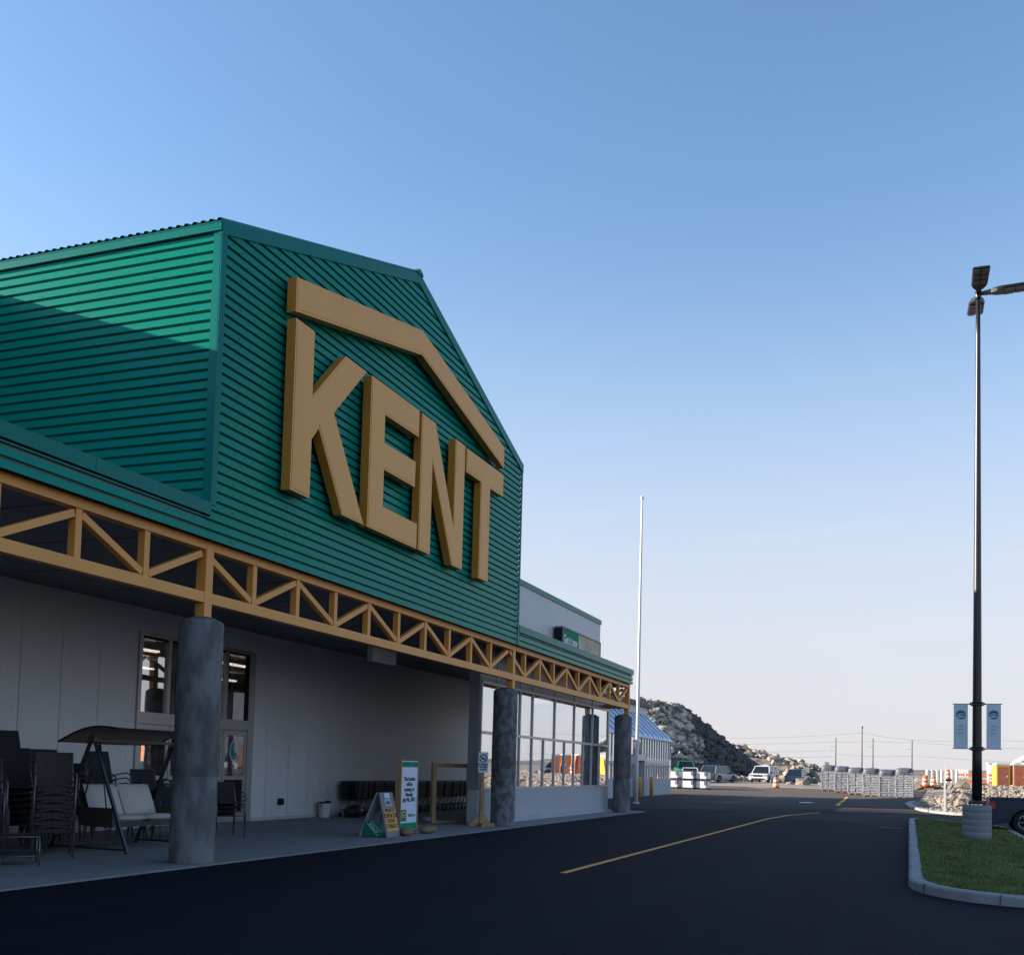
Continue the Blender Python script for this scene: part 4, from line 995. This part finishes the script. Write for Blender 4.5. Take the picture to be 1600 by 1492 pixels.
# ------------------------------------------------------------------ vehicles
def vehicle(name, label, cat, loc, rz, col, Ln, Wd, H, kind='suv', group='vehicles parked by the rock pile', bed=None):
    v = thing(name, label, cat, loc, rz, group)
    wr = .37 if kind != 'car' else .32; xw = Ln*.31; belt = H*.56; g0 = .26 if kind != 'car' else .2
    def arch(cx):
        return [(cx+(wr+.06)*math.cos(t), wr*.98+(wr+.06)*math.sin(t)) for t in [math.pi*(1-k/8) for k in range(9)]]
    fr, bk_ = Ln/2, -Ln/2; hood = belt*.97
    P = [(bk_+.03, g0)]+[(x, max(z, g0)) for x, z in arch(-xw)]+[(x, max(z, g0)) for x, z in arch(xw)]+[(fr-.05, g0), (fr, g0+.18), (fr-.01, belt*.72), (fr-.14, belt*.86), (fr-.5, hood*.97), (fr-1.15, hood)]
    if kind == 'truck': P += [(.2, belt), (-.72, belt), (bk_+.02, belt), (bk_, belt*.8), (bk_, g0+.12)]
    else: P += [(bk_+.35, belt), (bk_+.06, belt*.95), (bk_, belt*.7), (bk_, g0+.12)]
    m = MB(); hw = Wd/2
    m.prism(P, -hw, hw, 'y')
    # tuck top edges in a little
    m.v = [(x, y*(1-.06*max(0, (z-belt*.6))/(belt*.4)), z) for x, y, z in m.v]
    bd = m.build('body', paint(col[0], col[1]), v)
    # cab / greenhouse
    if kind == 'suv': gp = [(fr-1.1, belt), (fr-1.75, H-.05), (bk_+.55, H-.02), (bk_+.12, belt)]
    elif kind == 'truck': gp = [(fr-1.25, belt), (fr-1.95, H-.04), (-.55, H-.02), (-.75, belt)]
    else: gp = [(fr-1.15, belt), (fr-1.95, H-.04), (bk_+1.1, H-.03), (bk_+.35, belt)]
    b0, b1 = hw*.93, hw*.74
    q = [(gp[0][0], b0, belt), (gp[3][0], b0, belt), (gp[2][0], b1, gp[2][1]), (gp[1][0], b1, gp[1][1])]
    vs = [(x, -y, z) for x, y, z in q]+q
    m = MB(); m.add(vs, [(0, 3, 2, 1), (4, 5, 6, 7), (3, 7, 6, 2), (0, 4, 7, 3), (1, 2, 6, 5)]); m.build('cabin_glass', 'cargl', v)
    m = MB(); x0_, x1_ = gp[1][0], gp[2][0]
    m.add([(x0_+.05, -b1-.01, gp[1][1]-.03), (x0_+.05, b1+.01, gp[1][1]-.03), (x1_-.05, b1+.01, gp[2][1]-.03), (x1_-.05, -b1-.01, gp[2][1]-.03),
           (x0_-.08, -b1+.08, H), (x0_-.08, b1-.08, H), (x1_+.08, b1-.08, H), (x1_+.08, -b1+.08, H)], [(4, 5, 6, 7), (0, 1, 5, 4), (1, 2, 6, 5), (2, 3, 7, 6), (3, 0, 4, 7), (3, 2, 1, 0)])
    for s in (-1, 1):
        for (xa, za, xb, zb) in ((gp[0][0], belt, gp[1][0], gp[1][1]), (gp[3][0], belt, gp[2][0], gp[2][1])): m.bar((xa, s*b0, za), (xb, s*b1, zb), .08, .07, (0, 1, 0))
        xm = (gp[1][0]+gp[2][0])/2-.05; m.bar((xm, s*b0, belt), (xm, s*b1, gp[1][1]), .08, .03, (0, 1, 0))
    m.build('roof', paint(col[0], col[1]), v)
    if kind == 'truck':
        m = MB(); m.box(bk_+.12, -.86, -hw*.86, hw*.86, belt-.45, belt+.004); m.build('bed_liner', 'dark', v)
        m = MB()
        for s in (-1, 1): m.box(bk_+.02, -.80, s*hw*.87, s*hw*.945, belt-.02, belt+.05)
        m.box(bk_+.02, bk_+.09, -hw*.86, hw*.86, belt-.02, belt+.05); m.build('bed_rail', paint(col[0], col[1]), v)
    for s in (-1, 1):
        for x in (-xw, xw):
            m = MB(); m.tube([(x, s*(hw-.23), wr), (x, s*(hw-.20), wr), (x, s*(hw-.03), wr), (x, s*(hw+.005), wr)], [wr*.9, wr, wr, wr*.9], 24)
            w = m.build('wheel', 'tyre', v)
            m = MB(); m.tube([(x, s*(hw-.06), wr), (x, s*(hw+.008), wr)], wr*.64, 20, 0)
            for k in range(6):
                a = k*math.pi/3; m.bar((x, s*(hw+.014), wr), (x+wr*.6*math.cos(a), s*(hw+.014), wr+wr*.6*math.sin(a)), .012, .07, (0, 1, 0), 1)
            m.tube([(x+wr*.61*math.cos(k*math.pi/10), s*(hw+.014), wr+wr*.61*math.sin(k*math.pi/10)) for k in range(21)], .016, 6, 1)
            m.tube([(x, s*(hw+.006), wr), (x, s*(hw+.026), wr)], .06, 10, 1)
            m.build('rim', ['dark', 'rim'], w)
            m = MB(); pts = [(x+(wr+.055)*math.cos(math.pi*(k/10)), s*(hw-.0), wr*.98+(wr+.055)*math.sin(math.pi*(k/10))) for k in range(11)]
            m.tube(pts, .03, 6); m.build('wheel_arch', 'blackp', v)
    for s in (-1, 1):
        m = MB(); m.box(fr-.12, fr+.012, s*hw*.58, s*hw*.93, belt*.66, belt*.80); m.build('headlight', 'rim', v)
        m = MB(); m.box(bk_-.012, bk_+.18, s*hw*.80, s*hw*1.0+s*.004, belt*.72, belt*.93); m.build('tail_light', 'red', v)
        m = MB(); m.box(fr-1.55, fr-1.37, s*(hw*.95), s*(hw+.15), belt*.99, belt+.13); m.build('wing_mirror', 'blackp', v)
    m = MB(); m.box(fr-.06, fr+.014, -hw*.5, hw*.5, belt*.60, belt*.80); m.box(fr-.06, fr+.02, -hw*.7, hw*.7, g0+.02, g0+.17); m.build('grille', 'dark', v)
    m = MB(); m.box(bk_-.10, bk_+.05, -hw*.92, hw*.92, g0+.10, g0+.28); m.build('rear_bumper', 'steel' if kind == 'truck' else 'grey', v)
    m = MB(); m.box(bk_-.016, bk_+.01, -.16, .16, belt*.5, belt*.62)if kind != 'truck' else m.box(bk_-.11, bk_-.09, -.16, .16, g0+.12, g0+.26); m.build('number_plate', 'white', v)
    return v
DN = ('slate', (.016, .026, .050))
CARP['slate'] = mat('paint_slate', (.016, .026, .050), .4, 0, .05, 2, spec=.3)
vehicle('pickup_truck', 'dark slate pickup truck parked tail-first beyond the grass island', 'pickup truck', (5.0, 36.35, .02), 0, DN, 5.4, 1.9, 1.86, 'truck', 'vehicles on the lot')
def face(x, y): return terr(x, y)
vehicle('parked_suv', 'white SUV facing the camera near the small rock heap', 'SUV', (-14.4, 114.5, .87), R(-98), ('white', (.80, .80, .80)), 4.7, 1.95, 1.75, 'suv')
vehicle('parked_car', 'blue hatchback seen from behind right of the white SUV', 'car', (-11.3, 118.7, .87), R(82), ('blue', (.06, .12, .22)), 4.3, 1.8, 1.5, 'car')
vehicle('pickup_truck', 'green and white pickup truck at the foot of the rock pile', 'pickup truck', (-23.4, 117.3, 1.15), R(-72), ('whitegreen', (.03, .30, .17)), 5.4, 1.95, 1.85, 'truck')
vehicle('parked_car', 'white hatchback behind the pallets of white packages', 'car', (-20.5, 105.5, .70), R(-80), ('white', (.80, .80, .80)), 4.3, 1.8, 1.5, 'car')
vehicle('parked_suv', 'grey SUV right of the white package pallets', 'SUV', (-18.2, 108.6, .72), R(70), ('grey', (.16, .18, .21)), 4.6, 1.9, 1.75, 'suv')

# ------------------------------------------------------------------ pallets
def bag_pallet(x, y, rz, lab, h=2.2):
    p = thing('bag_pallet', lab, 'pallet', (x, y, terr(x, y)+.045), rz, 'wrapped pallets of bags in a row')
    m = MB()
    for k in (-.5, 0, .5): m.box(k-.05, k+.05, -.55, .55, 0, .09)
    for k in range(6): m.box(-.6, .6, -.55+k*.2, -.45+k*.2, .092, .115)
    m.build('pallet', 'pallet', p)
    m = MB(); nl = 14; hh = (h-.45)/nl
    for i in range(nl):
        z = .12+i*hh; o = random.uniform(-.02, .02)
        for (a, b) in ((-.59, -.01), (.01, .59)):
            for (c, d) in ((-.54, -.01), (.01, .54)):
                j = random.uniform(-.025, .025); e = random.uniform(-.02, .02)
                if (i % 2) == 0: j += .02
                m.bbox(a+j, b+j, c+e, d+e, z+random.uniform(0, .02), z+hh*.96, .035)
    m.build('bags', 'bagw', p)
    m = MB(); n_ = 8
    vs = []
    for k, (sx_, z) in enumerate(((.60, h-.46), (.605, h-.3), (.60, h-.14), (.55, h-.06), (.40, h-.02), (.12, h))):
        for q in range(20):
            a = 2*math.pi*q/20; rr_ = 1/max(abs(math.cos(a)), abs(math.sin(a)))**.95; w = 1+.03*noise.noise((q*.9+x, k*1.1, y))
            vs.append((sx_*math.cos(a)*rr_*w, sx_*.93*math.sin(a)*rr_*w, z+.05*noise.noise((q*.6, k+x, 4))))
    m.add(vs, [(k*20+q, k*20+(q+1) % 20, (k+1)*20+(q+1) % 20, (k+1)*20+q) for k in range(5) for q in range(20)]+[tuple(100+q for q in range(20))], 0, True)
    m.build('top_cover', 'tarp', p)
    m = MB()
    for a, b in ((-.61, -.55), (.61, -.55), (-.61, .55), (.61, .55)): m.box(a-.02, a+.02, b-.02, b+.02, .12, h-.5)
    m.build('wrap_corner', 'shrink', p)
for i in range(6):
    t = i/5; bag_pallet(-6.45+6.15*t, 95.2-11.9*t, R(-2+3*math.sin(i*2)), 'tall wrapped pallet of grey bags, '+['leftmost of the six in the row', 'second from the left in the row of six', 'third from the left in the row of six', 'third from the right in the row of six', 'second from the right in the row of six', 'rightmost of the six in the row'][i], 2.2+.05*math.sin(i*3))
def pkg(x, y, rz, lab):
    p = thing('package_pallet', lab, 'pallet', (x, y, terr(x, y)+.02), rz, 'pallets of white packages')
    m = MB()
    for k in (-.45, 0, .45): m.box(k-.05, k+.05, -.5, .5, 0, .1)
    m.build('pallet', 'dark', p)
    m = MB(); m.bbox(-.5, .5, -.5, .5, .1, .72, .05); m.build('wrapped_load', mat('white_wrap', (.78, .78, .80), .4, 0, .12, 5, .4, 9), p)
    m = MB(); m.box(.30, .51, -.515, -.3, .35, .70); m.box(-.52, .52, -.52, .52, .7, .76); m.build('cardboard_cap', 'tarp', p)
    m = MB(); m.box(-.51, -.46, -.512, -.50, .1, .7); m.box(.44, .51, -.512, -.5, .1, .72); m.build('corner_board', 'gboard', p)
    return p
k = 0
for x, y, lv in ((-17.75, 91.4, 'left column of the two by two block'), (-16.62, 91.4, 'right column of the two by two block'), (-19.15, 91.6, 'single stack beside the greenhouse')):
    a = pkg(x, y, R(-14), 'white wrapped package pallet, bottom of the '+lv)
    b = copy_tree(a, (x, y, terr(x, y)+.02+.78), R(-13), 'white wrapped package pallet, top of the '+lv)

# ------------------------------------------------------------------ traffic barrels, rocks, rubble
def barrel(x, y, z, lab, rx=0):
    b = thing('traffic_barrel', lab, 'traffic barrel', (x, y, z), 0, 'orange and white traffic barrels'); b.rotation_euler = (rx, 0, 0)
    m = MB(); r = .28
    for i in range(5):
        m.lathe([(r-.02*i, .06+i*.18), (r-.02*i-.005, .06+i*.18+.175)], 16, (0, 0), i % 2)
    m.lathe([(.18, .96), (.12, 1.0)], 16, (0, 0), 0); m.build('drum', ['orange', 'white'], b)
    m = MB(); m.lathe([(.4, 0), (.38, .06)], 16); m.build('rubber_base', 'tyre', b)
barrel(-11.15, 97.3, terr(-11.15, 97.3), 'striped traffic barrel standing in front of the white SUV')
barrel(1.3, 96, terr(1.3, 96)+.35, 'striped traffic barrel tilted on the rubble behind the bag pallets', R(25))
barrel(1.95, 96.5, terr(1.95, 96.5)+.1, 'upright striped traffic barrel on the rubble beside the tilted one')
barrel(3.3, 104, terr(3.3, 104)+.6, 'striped traffic barrel high on the stones left of the lamp post', R(-12))
# rock pile
def cone_h(x, y, cx, cy, r, h, flat=.16):
    d = math.hypot((x-cx), (y-cy)*.8)/r
    return h*max(0, 1-max(0, d-flat)/(1-flat))
def pile(name, label, cx, cy, r, h, nrock, mats, z0, step, hf=cone_h, rk=(.5, 1.3), rockzone=None, shadezone=None):
    m = MB(); n_ = int(2*r/step)+1; vs = []; 
    hh = {}
    for j in range(n_):
        for i in range(n_):
            x = cx-r+i*step; y = cy-r+j*step; q = hf(x, y, cx, cy, r, h)
            if q > 0: q += (.55*noise.noise((x*.3, y*.3, 1))+.25*noise.noise((x*.9, y*.9, 5)))*min(1, q)
            vs.append((x, y, z0+q-.25))
    m.add(vs, [(j*n_+i, j*n_+i+1, (j+1)*n_+i+1, (j+1)*n_+i) for j in range(n_-1) for i in range(n_-1)], 1)
    c = 0; t = 0
    while c < nrock and t < nrock*20:
        t += 1; a = random.uniform(0, 6.28); d = r*math.sqrt(random.random())*1.02; x = cx+d*math.cos(a); y = cy+d*math.sin(a)
        q = hf(x, y, cx, cy, r, h)
        if y > cy+r*.35: continue
        big = 1
        if rockzone:
            w = rockzone(x, y)
            if random.random() > w: continue
        s = random.uniform(*rk)*(random.random()**1.5*.8+.35)
        m.rock((x, y, z0+q+s*.1), s, (random.uniform(.8, 1.3), random.uniform(.8, 1.2), random.uniform(.6, 1)), 1 if shadezone and shadezone(x, y) else 0); c += 1
    return tag(m.build(name, mats), label, 'rock pile', kind='stuff')
pile('rock_pile', 'huge heap of broken grey rock behind the greenhouse', -38.5, 152, 20, 9.9, 11000, ['rockp', 'rockd'], 1.4, .5,
     lambda x, y, cx, cy, r, h: cone_h(x, y, cx, cy, r, h, .36), (.16, .70), lambda x, y: 1.0 if x < -25-(y-138)*.3 else .4, lambda x, y: x > -25.5-(y-138)*.3+2*noise.noise((x*.4, y*.4, 0)))  # last lambda bounds the shaded flank, painted with darker stones
pile('rock_pile', 'lower tan spoil ridge topped with boulders right of the big heap', -27, 200, 27, 6.0, 1300, ['rockp', 'gravel'], 1.2, .8,
     lambda x, y, cx, cy, r, h: h*max(0, 1-abs(y-cy)/15)*max(0, min(1, 1-(x+31)/24)), (.3, .9), lambda x, y: 1 if 197 < y < 204 else .03)
def boulder(name, x, y, z, s, label, sc=(1, 1, .8)):
    m = MB(); m.rock((0, 0, s*.4), s, sc); tag(m.build(name, 'rock', None, (x, y, z)), label, 'boulder', 'boulders around the yard')
m = MB()
for i in range(60): a = random.uniform(0, 6.28); d = random.random()**.7*2.2; m.rock((-14.6+2.6+d*math.cos(a), 128+d*math.sin(a), 1.2+max(0, 1.5-d*.7)), random.uniform(.3, .8))
tag(m.build('rock_heap', 'rock'), 'small rock heap between the white SUV and blue car', 'rock heap', kind='stuff')
boulder('boulder', -9.7, 106.3, .45, .95, 'big tan boulder right of the striped barrel')
boulder('boulder', -10.9, 107, .5, .6, 'small dark boulder left of the big tan one')
boulder('boulder', -7.9, 108, .5, .8, 'pale boulder at the left end of the bag pallets')
boulder('boulder', 2.7, 64, .2, .45, 'rounded boulder beside the lamp post base')
boulder('boulder', 3.3, 70, .3, .6, 'pale block of stone left of the lamp post')
boulder('boulder', .9, 97.5, .8, .9, 'large tan boulder under the tilted barrel')
boulder('boulder', 3.8, 90, .9, .7, 'angular boulder below the white posts')
# rubble bank right of the driveway
m = MB()
for i in range(3800):
    y = 52.5+52*random.random()**1.4; x0 = cbx(y)+.55; x = x0+random.random()**1.3*12
    if 81 < y < 97 and x < 3.2 and x < 3.4: continue
    s = random.uniform(.04, .15)*(1+(y-52)/40); m.rock((x, y, terr(x, y)+s*.15), s)
for i in range(160):
    y = random.uniform(98, 128); x = random.uniform(-1, 34); s = random.uniform(.12, .5); m.rock((x, y, terr(x, y)+s*.2), s)
tag(m.build('rubble', 'rock'), 'loose stones and rubble behind the sunlit curb', 'rubble', kind='stuff')
m = MB()
for i in range(330):
    y = random.uniform(119, 136); x = random.uniform(-33, -8); s = random.uniform(.2, .7); m.rock((x, y, terr(x, y)+s*.2), s)
tag(m.build('rubble_strip', 'rock'), 'line of pale rubble along the foot of the rock pile', 'rubble', kind='stuff')
sg = thing('marker_stake', 'thin white stake planted in the rubble left of the lamp post', 'stake', (1.59, 54.2, .03))
m = MB(); m.box(-.045, .045, -.02, .02, 0, 2.25); m.build('stake', 'white', sg)
m = MB(); m.box(-.05, .05, -.025, -.021, 2.0, 2.2); m.build('stake_tip', 'blueban', sg)

# ------------------------------------------------------------------ far right site
def booth(x, y, col, lab, rz=0):
    b = thing('portable_toilet', lab, 'portable toilet', (x, y, terr(x, y)), rz, 'portable toilets in a row')
    m = MB(); m.bbox(-.6, .6, -.6, .6, .05, 2.1, .04); m.build('cabin', col, b)
    m = MB(); m.box(-.45, .45, -.63, -.605, .15, 1.95); d = m.build('door', 'toiletd', b)
    m = MB(); m.box(.3, .38, -.66, -.632, 1.0, 1.15); m.build('door_handle', 'white', d)
    m = MB(); m.prism([(-.64, 2.1), (.64, 2.1), (.5, 2.25), (-.5, 2.25)], -.62, .62, 'y'); m.build('roof', 'white', b)
for i in range(4):
    booth(7.75+i*1.42, 104.4+.2*(i % 2), ['toilety', 'toilet', 'toilet', 'toilet', 'toilet', 'toilet', 'toilet'][i], ['yellow sided portable toilet at the left end of the row', 'orange portable toilet second from the left', 'orange portable toilet third from the left', 'orange portable toilet fourth from the left', 'orange portable toilet fifth from the left', 'orange portable toilet sixth from the left', 'orange portable toilet seventh from the left'][i], R(10))
tr = thing('site_trailer', 'small white site trailer behind the portable toilets', 'trailer', (10.4, 140, terr(10, 140)))
m = MB(); m.bbox(-1.5, 1.5, -1.2, 1.2, .4, 2.75, .06); m.build('trailer_body', 'white', tr)
m = MB(); m.box(-1.6, 1.6, -1.3, 1.3, 2.75, 2.9); m.build('trailer_roof', 'panelw', tr)
m = MB()
m.box(-1.1, -.4, -1.23, -1.2, 1.4, 2.2)
m.build('window', 'cargl', tr)
hs = thing('gabled_building', 'white gabled building at the right edge of the photo', 'building', (17.3, 150, terr(19, 150)-1.3))
m = MB(); m.box(-4, 4, -5, 5, 0, 4.6); m.build('wall', 'white', hs)
m = MB(); m.prism([(-4.4, 4.4), (0, 6.9), (4.4, 4.4), (4.4, 4.65), (0, 7.2), (-4.4, 4.65)], -5.3, 5.3, 'y'); m.build('roof', 'white', hs)
m = MB(); m.box(-2.5, 2.5, -5.03, -5, .1, 3.6); m.build('door', 'grey', hs)
wb = thing('white_board', 'blank white board on posts beyond the rubble', 'board', (5.0, 116, terr(5, 116)))
m = MB(); m.box(-.62, .62, -.03, .03, .9, 1.75); m.build('panel', 'white', wb)
m = MB()
for s in (-.5, .5): m.box(s-.04, s+.04, .04, .1, 0, 1.7)
m.build('post', 'wood', wb)
pb = thing('pipe_rack', 'row of upright white pipes behind the rubble', 'pipes', (2.6, 106, terr(3, 106)+.4))
for i in range(7):
    m = MB(); m.lathe([(.13, 0), (.13, 1.15)], 12, (i*.42-1.0, .06*(i % 3))); m.build('pipe', 'white', pb)
m = MB(); m.box(-1.2, 1.8, .2, .26, .7, .8); m.build('rail', 'alu', pb)
for i in range(5):
    b = thing('site_barrier', ['orange slatted barrier just left of the lamp post', 'orange slatted barrier behind the lamp post', 'orange slatted barrier just right of the lamp post', 'orange slatted barrier beside the yellow toilet', 'orange slatted barrier low in front of the toilets'][i], 'barrier', (4.5+i*.95, 109-.4*i, terr(5, 108)+.2), 0, 'orange barriers on the site')
    m = MB()
    for k in range(3): m.box(-.42, .42, -.02, .02, .25+k*.32, .43+k*.32, k % 2)
    m.build('boards', ['orange', 'cream'], b)
    m = MB(); m.box(-.42, -.36, .022, .08, 0, 1.2); m.box(.36, .42, .022, .08, 0, 1.2); m.build('uprights', 'wood', b)
barrel(10.3, 103, terr(10.3, 103)+.1, 'striped traffic barrel in front of the portable toilets')
vehicle('parked_car', 'white estate car parked in front of the orange toilets', 'car', (12.6, 106.2, terr(12, 106)), R(150), ('white', (.80, .80, .80)), 4.3, 1.8, 1.5, 'car', 'vehicles on the lot')
ex = thing('excavator', 'small orange excavator working beyond the right edge of the lot', 'excavator', (32, 70, terr(32, 70)), R(30))
m = MB(); m.bbox(-1.2, 1.4, -1, 1, .9, 2.0, .1); m.build('engine_body', 'toilety', ex)
m = MB(); m.bbox(.3, 1.3, -.9, .2, 2.0, 3.0, .08); m.build('cab', 'cargl', ex)
m = MB(); m.bar((1.2, .3, 1.6), (3.2, .3, 3.4), .25, .35); m.bar((3.2, .3, 3.4), (4.4, .3, 1.6), .22, .3); m.build('boom', 'toilety', ex)
m = MB(); m.bbox(4.1, 4.9, 0, .7, .7, 1.5, .08); m.build('bucket', 'dark', ex)
for s in (-1, 1):
    m = MB(); m.prism([(-1.6, .2), (-1.4, 0), (1.4, 0), (1.6, .2), (1.6, .6), (1.4, .8), (-1.4, .8), (-1.6, .6)], s*1.2-.25, s*1.2+.25, 'y'); m.build('track', 'tyre', ex)
vehicle('pickup_truck', 'teal pickup truck parked in the next bay of the lot out of frame', 'pickup truck', (17, 62, .4), R(95), ('teal', (.02, .20, .22)), 5.4, 1.95, 1.85, 'truck', 'vehicles on the lot')
for i, (x, y, c) in enumerate(((22, 50, ('grey', (.16, .18, .21))), (26, 80, ('white', (.8, .8, .8))))):
    vehicle('parked_suv', ['grey SUV parked out on the right side of the lot', 'white SUV parked far out on the right of the lot'][i], 'SUV', (x, y, terr(x, y)+.02), R(80), c, 4.7, 1.9, 1.75, 'suv', 'vehicles on the lot')
for i, (x, y) in enumerate(((24, 72), (29, 90), (38, 84))):
    c = thing('steel_container', ['orange steel container nearest the lot', 'orange steel container behind the first', 'orange steel container farthest out on the right'][i], 'container', (x, y, terr(x, y)), R(60+20*i), 'orange containers on the site')
    m = MB(); m.bbox(-3, 3, -1.2, 1.2, .1, 2.6, .05); m.build('shell', 'toilety' if i == 0 else 'toilet', c)
    m = MB(); m.box(3.0, 3.04, -1.1, 1.1, .2, 2.5); m.build('doors', 'toiletd', c)

# ------------------------------------------------------------------ utility poles and wires
PL = [(-14.31, 9.88, 'leftmost wooden utility pole above the bag pallets'), (-9.13, 12.34, 'tallest wooden utility pole, second from the left'), (-6.98, 9.86, 'third wooden utility pole from the left'), (.54, 9.58, 'rightmost wooden utility pole above the pallets')]
for x, h, lb_ in PL:
    z0 = terr(x, 230)-.2
    u = thing('utility_pole', lb_, 'utility pole', (x, 230, z0), 0, 'utility poles on the horizon')
    m = MB(); m.tube([(0, 0, 0), (0, 0, h-z0)], [.17, .11], 8); m.build('mast', 'pole', u)
    m = MB()
    if abs(x+9.13) < .1: m.lathe([(.2, h-z0-.5), (.2, h-z0-.1)], 8); m.build('pole_head', 'pole', u)
    else: m.bar((-1.0, 0, h-z0-1.9), (0, 0, h-z0-1.75), .06, .06); m.build('cross_arm', 'pole', u)
m = MB()
def wire(ax, az, bx, bz, sag, y=230, r=.020):
    m.tube([(ax+(bx-ax)*i/14, y, az+(bz-az)*i/14-sag*4*(i/14)*(1-i/14)) for i in range(15)], r, 4)
wire(-60, 9.5, -9.13, 10.9, .8); wire(-9.13, 10.9, 14, 9.9, .9); wire(14, 9.9, 70, 11, 1)
wire(-60, 8.3, -14.3, 9.0, .5); wire(-14.3, 9.0, -6.98, 9.2, .1); wire(-6.98, 9.2, .54, 9.1, .1); wire(.54, 9.1, 60, 8.6, .8)
wire(-60, 6.6, -14.3, 7.2, .5); wire(-14.3, 6.4, .54, 6.4, .3); wire(.54, 6.4, 60, 5.2, .6); wire(-60, 5.2, -14.3, 5.9, .3)
tag(m.build('overhead_wires', 'pole'), 'thin overhead wires strung between the utility poles', 'power lines')
m = MB(); m.tube([(0, 0, 0), (0, 0, 3.2)], .06, 6); sgn = thing('road_sign', 'small road sign at the right foot of the spoil ridge', 'road sign', (-15.9, 228, terr(-15.9, 228))); m.build('post', 'pole', sgn)
m = MB(); m.box(-.45, .45, -.04, .0, 2.0, 3.3); m.build('plate', 'grey', sgn)

# ------------------------------------------------------------------ far hills
m = MB(); nh = 220; rows = []
for k, (rad, hb) in enumerate(((430, 0), (470, .55), (520, .85), (600, 1.), (900, 1.3), (1500, .6))):
    for i in range(nh+1):
        a = R(-120+300*i/nh); x = rad*math.sin(a); y = rad*math.cos(a)
        hgt = 3.2+2.6*noise.noise((a*3, 0, 0))+1.3*noise.noise((a*11, 2, 0))+.7*noise.noise((a*37, k, 0))+.5*noise.noise((a*90, k*2, 0))
        if a > .6: hgt += 6*smooth(.6, 1.4, a)
        m_z = max(.0, hgt)*hb*1.25+2.6*(1 if k else 0)+(0 if k else 1.5); rows.append((x, y, m_z))
m.add(rows, [(k*(nh+1)+i, k*(nh+1)+i+1, (k+1)*(nh+1)+i+1, (k+1)*(nh+1)+i) for k in range(5) for i in range(nh)], 0, True)
tag(m.build('hills', 'hill'), kind='structure')
for i in range(26):   # scrubby bushes on the skyline above the pallets
    x = -14+i*1.55+random.uniform(-.6, .6); y = random.uniform(205, 240)
    b = thing('bush', 'x', 'bush', (x, y, terr(x, y)-.1), 0, 'scrub bushes on the skyline')
    b['label'] = 'low dark scrub bush on the skyline behind the wrapped pallets' if x < 2 else 'low dark scrub bush on the skyline near the lamp post'
    s = random.uniform(.6, 1.15); m = MB(); m.tube([(0, 0, 0), (.05, 0, s*.7)], .05, 5); m.build('trunk', 'bark', b)
    m = MB()
    for k in range(90):
        p = Vector((random.gauss(0, .75), random.gauss(0, .5), random.gauss(.75, .32)))*s; q = Vector((random.uniform(-1, 1), random.uniform(-1, 1), random.uniform(-1, 1)))*.16; w = Vector((random.uniform(-1, 1), random.uniform(-1, 1), random.uniform(-1, 1)))*.16
        m.add([p, p+q, p+w], [(0, 1, 2)])
    m.build('crown', 'hill', b)
